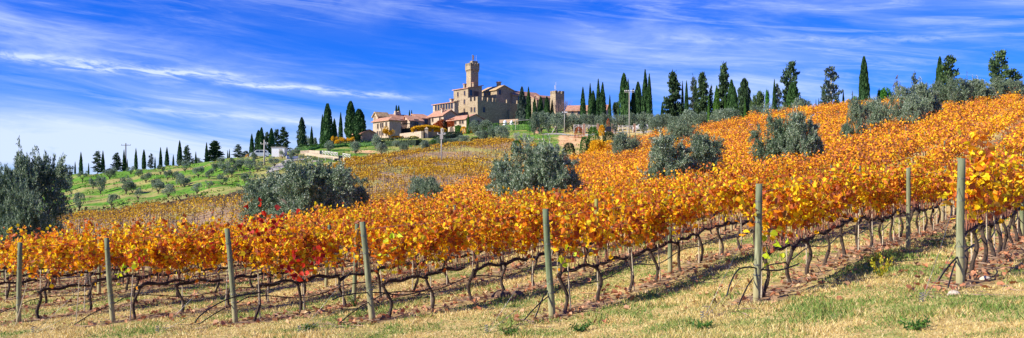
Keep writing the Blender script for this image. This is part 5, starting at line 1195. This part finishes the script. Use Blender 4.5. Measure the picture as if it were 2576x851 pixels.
for (px, Y, top, lab) in ((1073,292,325.5,'pale pillar on the terrace wall in front of the pergola'),(1113,300,327,'arched stone niche by the red creeper')):
    x = X_(px, Y); mb = MB(); zt = (HZ-top)/F*Y; z0 = tz(x, Y); mb.box((-.5,-.5,-1),(.5,.5,zt-z0)); mb.box((-.65,-.65,zt-z0+.001),(.65,.65,zt-z0+.2)); mb.add([(-.5,-.5,zt-z0+.2),(.5,-.5,zt-z0+.2),(.5,.5,zt-z0+.2),(-.5,.5,zt-z0+.2),(0,0,zt-z0+.8)], [[(0,1,4),(1,2,4),(2,3,4),(3,0,4)]])
    tag(mb.obj('stone_pillar', M['stone_pale'], None, (x, Y, z0)), lab, 'pillar')
for (px, Y, top, lab) in ((1270.5,312,302,'small white domed shrine below the castle wall'),(1287,308,303,'small round stone post below the castle wall')):
    x = X_(px, Y); z0 = tz(x, Y); h = (HZ-top)/F*Y - z0; mb = MB(); z = np.array([-.3, h*.6, h*.82, h*.96, h]); mb.tube(np.stack([z*0, z*0, z], -1), [.75,.75,.6,.3,.02], 10); tag(mb.obj('stone_shrine', M['white'], None, (x, Y, z0)), lab, 'shrine')

# ------------------------------------------------------------------ poles, fences, vehicles
def pole(px, top, base, Y, label, mat, r=.13, arms=(), name='utility_pole', cat='utility pole', ins=True):
    x = X_(px, Y); z = tz(x, Y); h = (HZ-top)/F*Y - z; o = thing(name, label, cat, (x, Y, z)); mb = MB(); mb.tube([(0,0,-.5),(0,0,h)], [r*1.25, r*.8], 10); newobj('shaft', mb.mesh('shaft', mat, True), o)
    for (dz, w) in arms:
        mb = MB(); mb.box((-w/2,-.06,h-dz-.06),(w/2,.06,h-dz+.06)); ar = newobj('crossarm', mb.mesh('crossarm', mat), o)
        if ins:
            for q in (-.46, .46, 0.2):
                mb = MB(); mb.tube([(q*w,0,h-dz+.06),(q*w,0,h-dz+.16),(q*w,0,h-dz+.34)], [.05,.10,.05], 8); newobj('insulator', mb.mesh('insulator', M['insul'], True), ar)
    return o, h, (x, Y, z)
pole(316.6, 360.5, 430, 240, 'tall dark utility pole with a crossarm on the grove ridge', M['darkpole'], .15, ((.55, 2.6),))
pu = pole(665, 352, 431, 190, 'concrete utility pole with a crossarm in front of the white van', M['concrete'], .15, ((.9, 1.6),))
pm_ = pole(1110.5, 323, 414, 172, 'pale utility pole with insulators in the yellow vineyard', M['concrete'], .12, ((1.2, 1.5),))
bk_ = MB(); bk_.box((-.3,-.15,pm_[1]-2.1),(.3,.15,pm_[1]-1.3)); newobj('switch_box', bk_.mesh('switch_box', M['concrete']), pm_[0])
o, h, p = pole(1583, 230, 335, 222, 'very tall white pole with a fan of floodlights by the road', M['concrete'], .10, (), 'floodlight_mast', 'light mast')
mb = MB(); mb.box((-1.2,-.06,h-.25),(1.2,.06,h-.13)); newobj('crossarm', mb.mesh('crossarm', M['concrete']), o)
for q in range(6):
    mb = MB(); a = -1.1 + q*.44; mb.tube([(a,0,h-.12),(a,0,h+.1)], .04, 5); mb.box((a-.14,-.2,h+.1),(a+.14,.1,h+.26)); mb.obj('floodlight', M['white'], o)
pc = pole(1420, 279, 318, 268, 'pale post with cameras near the corner tower', M['concrete'], .12, ((.7, 1.4),), 'camera_post', 'post', False)
for q in (-.55, .3, .7):
    mb = MB(); mb.box((q-.15,-.35,pc[1]-.62),(q+.15,.3,pc[1]-.3)); mb.obj('camera', M['white'], pc[0])
x = X_(1401, 262); mb = MB(); mb.tube([(0,0,-.3),(0,0,4.6)], .12, 7); o = thing('staked_post', 'dark post propped by a slanting strut near the castle cypresses', 'post', (x, 262, tz(x, 262))); newobj('shaft', mb.mesh('shaft', M['darkpole']), o)
mb = MB(); mb.tube([(-1.6,0,-.2),(0,0,2.6)], .13, 6); mb.obj('strut', M['concrete'], o)
# overhead line sagging between the poles
def cable(p, q, sag, lab):
    p, q = np.array(p), np.array(q); t = np.linspace(0, 1, 40)[:, None]; P = p + (q-p)*t; P[:, 2] -= sag*4*(t*(1-t))[:, 0]; mb = MB(); mb.tube(P, .018, 3); tag(mb.obj('overhead_cable', M['dark'], None), lab, 'cable')
cable((pm_[2][0], pm_[2][1], pm_[2][2]+pm_[1]-1.0), (p[0], p[1], p[2]+h-3), 2.2, 'overhead cable from the vineyard pole up to the tall white mast')
cable((pu[2][0], pu[2][1], pu[2][2]+pu[1]-.7), (pm_[2][0], pm_[2][1], pm_[2][2]+pm_[1]-1.0), 2.5, 'overhead cable between the two pale utility poles')

def xfence(pts, label, ph=1.15):
    """rustic fence with crossed rails; pts (px, Y, top sy)"""
    o = thing('rail_fence', label, 'fence', (X_(pts[0][0], pts[0][1]), pts[0][1], tz(X_(pts[0][0], pts[0][1]), pts[0][1]))); O = np.array(o.location)
    Q = [np.array([X_(a, Y), Y, (HZ-s)/F*Y]) for a, Y, s in pts]
    pmb = MB(); pmb.tube([(0,0,-1.0),(0,0,ph+.1)], .09, 6); pme = pmb.mesh('fence_post', M['rail'])
    for i, q in enumerate(Q):
        newobj('fence_post', pme, o, tuple(q - [0,0,ph] - O))
        if i:
            p = Q[i-1]; mb = MB(); d = np.array([0,0,1.])
            mb.tube([p-O-.05*d, q-O-.05*d], .07, 5); mb.tube([p-O-.1*d, q-O-ph*.85*d], .055, 5); mb.tube([p-O-ph*.85*d, q-O-.1*d+[0,.1,0]], .055, 5); newobj('rail', mb.mesh('rail', M['rail']), o)
xfence([(p, fb(p, b_), t_) for p, b_, t_ in ((811,389,379.5),(819,389.6,380.5),(827,390.2,381.5),(835,391,382.5),(843,391.6,383.5),(849,392,384))], 'pale crossed-rail fence above the track wall, longer left piece', .95)
xfence([(p, fb(p, b_), t_) for p, b_, t_ in ((863,395,386),(872,396,387.5),(881,397,389))], 'short piece of crossed-rail fence above the track wall', .95)
xfence([(1444,243,314.5),(1456,243,314.5),(1466,243,315)], 'crossed-rail fence along the road, leftmost piece between pillars', 1.2)
xfence([(1472,242,314.5),(1482,242,315),(1492,242,315.5),(1502,242,316)], 'crossed-rail fence along the road, left of the yellow shrub', 1.2)
xfence([(1545,240,317),(1556,240,317),(1567,240,317),(1578,240,317),(1592,240,317)], 'crossed-rail fence along the road behind the tall mast', 1.2)
xfence([(1600,240,317),(1612,238,317),(1624,236,318)], 'crossed-rail fence along the road, rightmost piece', 1.2)
for (px, lab) in ((1469,'first brick pillar of the road fence, left of the yellow shrub'),(1504,'second brick pillar of the road fence beside the yellow shrub'),(1541,'third brick pillar of the road fence'),(1596.5,'brick pillar of the road fence right of the tall mast')):
    Y = 241; x = X_(px, Y); zt = (HZ-312.5)/F*Y; z0 = tz(x, Y); mb = MB(); mb.box((-.27,-.27,-.6),(.27,.27,zt-z0)); o = thing('brick_pillar', lab, 'pillar', (x, Y, z0), 'brick pillars of the road fence'); newobj('shaft', mb.mesh('shaft', M['brick']), o)
    mb = MB(); mb.box((-.33,-.33,zt-z0+.002),(.33,.33,zt-z0+.12)); newobj('cap', mb.mesh('cap', M['limestone']), o)
# ribbons of track laid on the ground
def ribbon(name, pts, w, mat):
    P = np.array([(X_(a, Y), Y) for a, Y in pts]); t = np.linspace(0, len(P)-1, 60); x = pchip(np.arange(len(P)), P[:, 0], t); y = pchip(np.arange(len(P)), P[:, 1], t); dx, dy = np.gradient(x), np.gradient(y); L = np.hypot(dx, dy); nx, ny = -dy/L, dx/L
    V = []; 
    for s_ in np.linspace(-1, 1, 5):
        X, Y = x+nx*s_*w/2, y+ny*s_*w/2; V.append(np.stack([X, Y, T(X, Y)+.07], -1))
    V = np.stack(V, 1).reshape(-1, 3); i = np.arange(59)[:, None]*5; j = np.arange(4)[None]; mb = MB(); mb.add(V, [np.stack([i+j, i+5+j, i+5+j+1, i+j+1], -1).reshape(-1, 4)]); kind(mb.obj(name, mat, smooth=True), 'structure')
ribbon('track', [(p, find(p, q, 140, 262)) for p, q in ((684,433),(695,424),(706,415),(722,408),(745,403),(765,400))], 2.6, M['roadstone'])
ribbon('road', [(1380,262),(1440,250),(1520,247),(1600,246),(1680,244)], 5.0, M['roadstone'])
# white van near the conifers
def vehicle(px, Y, rz, label, nm='parked_van', s=1.0, col='white'):
    x = X_(px, Y); o = thing(nm, label, 'van' if 'van' in nm else 'car', (x, Y, tz(x, Y)+.05), 'parked vehicles'); o.rotation_euler = (0, 0, rz); o.scale = (s,)*3
    prof = [(-2.1,.35),(-2.15,.95),(-1.95,1.15),(-1.35,1.25),(-.75,1.8),(1.6,1.85),(1.95,1.55),(2.1,1.0),(2.1,.35)]
    mb = MB(); n = len(prof); V = [(a,-.85,b) for a,b in prof] + [(a,.85,b) for a,b in prof]
    mb.add(V, [[tuple(range(n))], [tuple(range(2*n-1, n-1, -1))], [(i, i+n, (i+1)%n+n, (i+1)%n) for i in range(n)]]); me = mb.mesh('body', M[col])
    import bmesh; bm = bmesh.new(); bm.from_mesh(me); bmesh.ops.recalc_face_normals(bm, faces=bm.faces); bmesh.ops.bevel(bm, geom=bm.edges[:], offset=.06, segments=2, affect='EDGES'); bm.to_mesh(me); bm.free(); newobj('body', me, o)
    for sd in (-1, 1):
        for (a, c, d, e) in ((-.95,-.1,-.62,-.1),(.0,.75,.0,.75),(.85,1.6,.85,1.5)):
            mb = MB(); y = sd*.862; mb.add([(a,y,1.25),(c,y,1.25),(e,y,1.68),(d,y,1.68)], [[(0,1,2,3)]]); mb.obj('window', M['glass'], o)
        for a in (-1.35, 1.35):
            mb = MB(); mb.tube([(a, sd*.66,.32),(a, sd*.88,.32)], .32, 16); w = mb.obj('wheel', M['dark'], o); mb = MB(); mb.tube([(a, sd*.87,.32),(a, sd*.895,.32)], .18, 12); mb.obj('rim', M['white'], w)
    mb = MB(); mb.add([(-1.32,-.7,1.3),(-1.32,.7,1.3),(-.82,.66,1.74),(-.82,-.66,1.74)], [[(0,1,2,3)]]); mb.obj('windscreen', M['glass'], o)
vehicle(653, fb(653, 398), .25, 'white van parked left of the white hut behind the olives', 'parked_van', 1.05)
vehicle(1612, 252, .1, 'pale car parked behind the road fence, right', 'parked_car', .95)
vehicle(1532, 254, .1, 'dark car parked behind the road fence, middle', 'parked_car', .95, 'dark')
vehicle(1728, 222, -.3, 'white car half hidden by the olives on the crest', 'parked_car', .95)
hY = fb(703, 395); x = X_(703, hY); o = thing('white_hut', 'small white hut beside the white van', 'hut', (x, hY, tz(x, hY))); mb = MB(); mb.box((-1.6,-1.4,-.5),(1.6,1.4,2.3)); mb.obj('wall', M['white'], o); mb = MB(); mb.box((-1.75,-1.55,2.302),(1.75,1.55,2.45)); mb.obj('roof', M['concrete'], o); mb = MB(); mb.box((.2,-1.44,0),(1.0,-1.402,1.9)); mb.obj('door', M['concrete'], o)
wall_line('white_wall', 'low white wall right of the white hut', [(720,fb(720,399),392),(750,fb(750,399),393)], 0, .4, M['white'])
eY = fb(812, 406); x = X_(812, eY); z = tz(x, eY); o = thing('mesh_enclosure', 'dark mesh enclosure with a pale base below the track wall', 'enclosure', (x, eY, z)); mb = MB(); mb.box((-2.2,-.6,-.4),(-.2,.6,.22)); mb.obj('base', M['limestone'], o); mb = MB()
for q in range(40): mb.tube([(-2.2+q*.11,-.6,.2),(-2.2+q*.11,-.6,.85)], .016, 3); mb.tube([(-2.2+q*.11,.6,.2),(-2.2+q*.11,.6,.85)], .016, 3)
mb.obj('mesh_panel', M['dark'], o)
for q in range(4):
    mb = MB(); mb.box((-2.25+q*1.45,-.66,-.1),(-2.17+q*1.45,-.58,.95)); mb.obj('frame_post', M['rail'], o)
tY = fb(851, 407); x = X_(851, tY); z = tz(x, tY); o = thing('small_tractor', 'small dark tractor with a cab parked below the track wall', 'tractor', (x, tY, z)); o.scale = (.62,)*3; mb = MB(); mb.box((-1.3,-.5,.6),(.2,.5,1.1)); mb.obj('bonnet', M['dark'], o)

for a in (.25,1.35):
    for b_ in (-.6,.6): mb = MB(); mb.box((a-.05,b_-.05,.9),(a+.05,b_+.05,2.0)); mb.obj('cab_post', M['dark'], o)
mb = MB(); mb.box((.15,-.7,2.0),(1.45,.7,2.12)); mb.obj('cab_roof', M['rail'], o); mb = MB(); mb.box((.3,-.55,.95),(1.3,.55,1.95)); mb.obj('cab_glass', M['glass'], o)
for a, r in ((-.9,.4),(.8,.65)):
    for sd in (-1, 1):
        mb = MB(); mb.tube([(a, sd*.55, r),(a, sd*.85, r)], r, 14); mb.obj('wheel', M['dark'], o)
x = X_(1325, 300); z = tz(x, 300); o = thing('garden_canopy', 'pale flat canopy on thin posts right of the big cone-shaped cypress', 'canopy', (x, 300, z)); mb = MB(); mb.add([(-4,-1.5,2.6),(3,-1.5,3.1),(3,1.5,3.1),(-4,1.5,2.6),(-4,-1.5,2.7),(3,-1.5,3.2),(3,1.5,3.2),(-4,1.5,2.7)], [[(0,3,2,1),(4,5,6,7),(0,1,5,4),(1,2,6,5),(2,3,7,6),(3,0,4,7)]]); mb.obj('cover', M['rail'], o)
for a in (-3.8, 2.8):
    for c in (-1.4, 1.4):
        mb = MB(); mb.tube([(a,c,-.3),(a,c,2.6 if a < 0 else 3.08)], .06, 5); mb.obj('leg', M['rail'], o)

# ------------------------------------------------------------------ sky, sun, camera
SUN = np.array([-.79, -.32, .54]); SUN /= np.linalg.norm(SUN)
elev = math.asin(SUN[2])
w = bpy.data.worlds.new('World'); sc.world = w; w.use_nodes = True; nt = w.node_tree; nt.nodes.clear()
sky = N_(nt, 'ShaderNodeTexSky', sky_type='NISHITA'); sky.sun_disc = False; sky.sun_elevation = elev; sky.sun_rotation = math.atan2(SUN[0], SUN[1]) % (2*PI)
sky.altitude = 300; sky.air_density = 1.0; sky.dust_density = .2; sky.ozone_density = 3.0
hs = N_(nt, 'ShaderNodeHueSaturation'); hs.inputs['Saturation'].default_value = 1.35; hs.inputs['Hue'].default_value = .5; hs.inputs['Value'].default_value = 1.0
nt.links.new(sky.outputs[0], hs.inputs['Color'])
tc = N_(nt, 'ShaderNodeTexCoord'); sp = N_(nt, 'ShaderNodeSeparateXYZ'); nt.links.new(tc.outputs['Generated'], sp.inputs[0])
az = math_(nt, 'ARCTAN2', sp.outputs[0], sp.outputs[1]); el = math_(nt, 'ARCSINE', sp.outputs[2])
def cvec(ax, ex, tilt, off):
    c = N_(nt, 'ShaderNodeCombineXYZ'); e = math_(nt, 'ADD', el, math_(nt, 'MULTIPLY', az, tilt))
    nt.links.new(math_(nt, 'MULTIPLY', az, ax), c.inputs[0]); nt.links.new(math_(nt, 'MULTIPLY', e, ex), c.inputs[1]); c.inputs[2].default_value = off; return c.outputs[0]
n1 = noise(nt, 1.0, 8, .60, cvec(3.2, 17, .14, 3.3), .9)          # broad veils
n2 = noise(nt, 1.0, 10, .66, cvec(7, 70, .10, 8.1), 1.2)          # fine streaks
n3 = noise(nt, 1.0, 3, .5, cvec(2.2, 6.5, .05, 1.7), .3)          # where the veils gather
n4 = noise(nt, 1.0, 8, .65, cvec(26, 150, .10, 2.1), .8)
def band(a0, a1, e0, slope, wd, amp):
    ee = math_(nt, 'ADD', math_(nt, 'SUBTRACT', el, e0), math_(nt, 'MULTIPLY', math_(nt, 'SUBTRACT', az, a0), -slope))
    ee = math_(nt, 'ADD', ee, math_(nt, 'MULTIPLY', math_(nt, 'SUBTRACT', noise(nt, 1, 5, .6, cvec(22, 60, 0, 5.5)), .5), .012))
    g = math_(nt, 'EXPONENT', math_(nt, 'MULTIPLY', math_(nt, 'POWER', math_(nt, 'DIVIDE', math_(nt, 'ABSOLUTE', ee), wd), 1.6), -1))
    l = math_(nt, 'MULTIPLY', smooth(nt, az, a0-.04, a0+.05), math_(nt, 'SUBTRACT', 1.0, smooth(nt, az, a1-.10, a1+.03)))
    return math_(nt, 'MULTIPLY', math_(nt, 'MULTIPLY', g, l), math_(nt, 'MULTIPLY', math_(nt, 'ADD', smooth(nt, n4, .36, .62), .12), amp))
veil = math_(nt, 'MULTIPLY', smooth(nt, n1, .38, .78), smooth(nt, n3, .38, .60))
fine = math_(nt, 'MULTIPLY', smooth(nt, n2, .45, .78), smooth(nt, n3, .34, .6))
def blob(a0, e0, ra, re):
    q = math_(nt, 'ADD', math_(nt, 'POWER', math_(nt, 'ABSOLUTE', math_(nt, 'DIVIDE', math_(nt, 'SUBTRACT', az, a0), ra)), 2), math_(nt, 'POWER', math_(nt, 'ABSOLUTE', math_(nt, 'DIVIDE', math_(nt, 'SUBTRACT', el, e0), re)), 2))
    return math_(nt, 'EXPONENT', math_(nt, 'MULTIPLY', q, -1))
lowleft = math_(nt, 'MULTIPLY', blob(-.48, .04, .40, .042), smooth(nt, n1, .25, .65))
upleft = math_(nt, 'MULTIPLY', blob(-.50, .17, .22, .05), smooth(nt, n1, .3, .75))
rightv = math_(nt, 'MULTIPLY', blob(.16, .13, .22, .055), smooth(nt, n1, .3, .7))
topmid = math_(nt, 'MULTIPLY', blob(.0, .205, .22, .03), smooth(nt, n1, .3, .7))
clear = blob(-.16, .165, .19, .042)
cl = math_(nt, 'ADD', math_(nt, 'MULTIPLY', veil, .34), math_(nt, 'MULTIPLY', fine, .42))
for t_, a_ in ((lowleft, 1.1), (upleft, .55), (rightv, .50), (topmid, .22)): cl = math_(nt, 'ADD', cl, math_(nt, 'MULTIPLY', t_, a_))
cl = math_(nt, 'MULTIPLY', cl, math_(nt, 'SUBTRACT', 1.0, math_(nt, 'MULTIPLY', clear, .9)))
for b_ in (band(-.475,-.27,.126,-.015,.0042,1.0), band(-.35,-.09,.118,-.060,.0032,.9), band(-.54,-.40,.133,-.01,.004,.8), band(-.42,-.2,.085,-.05,.004,.4), band(.16,.52,.168,-.05,.004,.3)): cl = math_(nt, 'ADD', cl, b_)
cl = math_(nt, 'MINIMUM', cl, .95)
cl = math_(nt, 'MULTIPLY', cl, math_(nt, 'SUBTRACT', 1.0, smooth(nt, el, .24, .42)))
mx = mixc(nt, cl, mixc(nt, 1.0, hs.outputs[0], (.09, .36, 1.08), 'MULTIPLY'), (4.4, 5.2, 7.0))
bg = N_(nt, 'ShaderNodeBackground'); nt.links.new(mx, bg.inputs[0]); bg.inputs[1].default_value = .10
wo = N_(nt, 'ShaderNodeOutputWorld'); nt.links.new(bg.outputs[0], wo.inputs[0])

ld = bpy.data.lights.new('sun', 'SUN'); ld.energy = 5.0; ld.angle = math.radians(.5); ld.color = (1, .93, .82)
lo = bpy.data.objects.new('sun', ld); C.objects.link(lo)
import mathutils
lo.rotation_euler = mathutils.Vector(tuple(-SUN)).to_track_quat('-Z', 'Y').to_euler(); lo.location = (-60, -20, 60)
cd = bpy.data.cameras.new('camera'); cam = bpy.data.objects.new('camera', cd); C.objects.link(cam); sc.camera = cam
cam.location = (0, 0, 0); cam.rotation_euler = (PI/2, 0, 0); cd.sensor_width = 36; cd.lens = 36*F/2576; cd.shift_y = (HZ-425.5)/2576
cd.clip_start = .1; cd.clip_end = 40000
sc.view_settings.view_transform = 'Standard'; sc.view_settings.look = 'None'; sc.view_settings.gamma = 1; sc.view_settings.exposure = .75
sc.cycles.max_bounces = 6; sc.cycles.transmission_bounces = 4; sc.cycles.transparent_max_bounces = 4
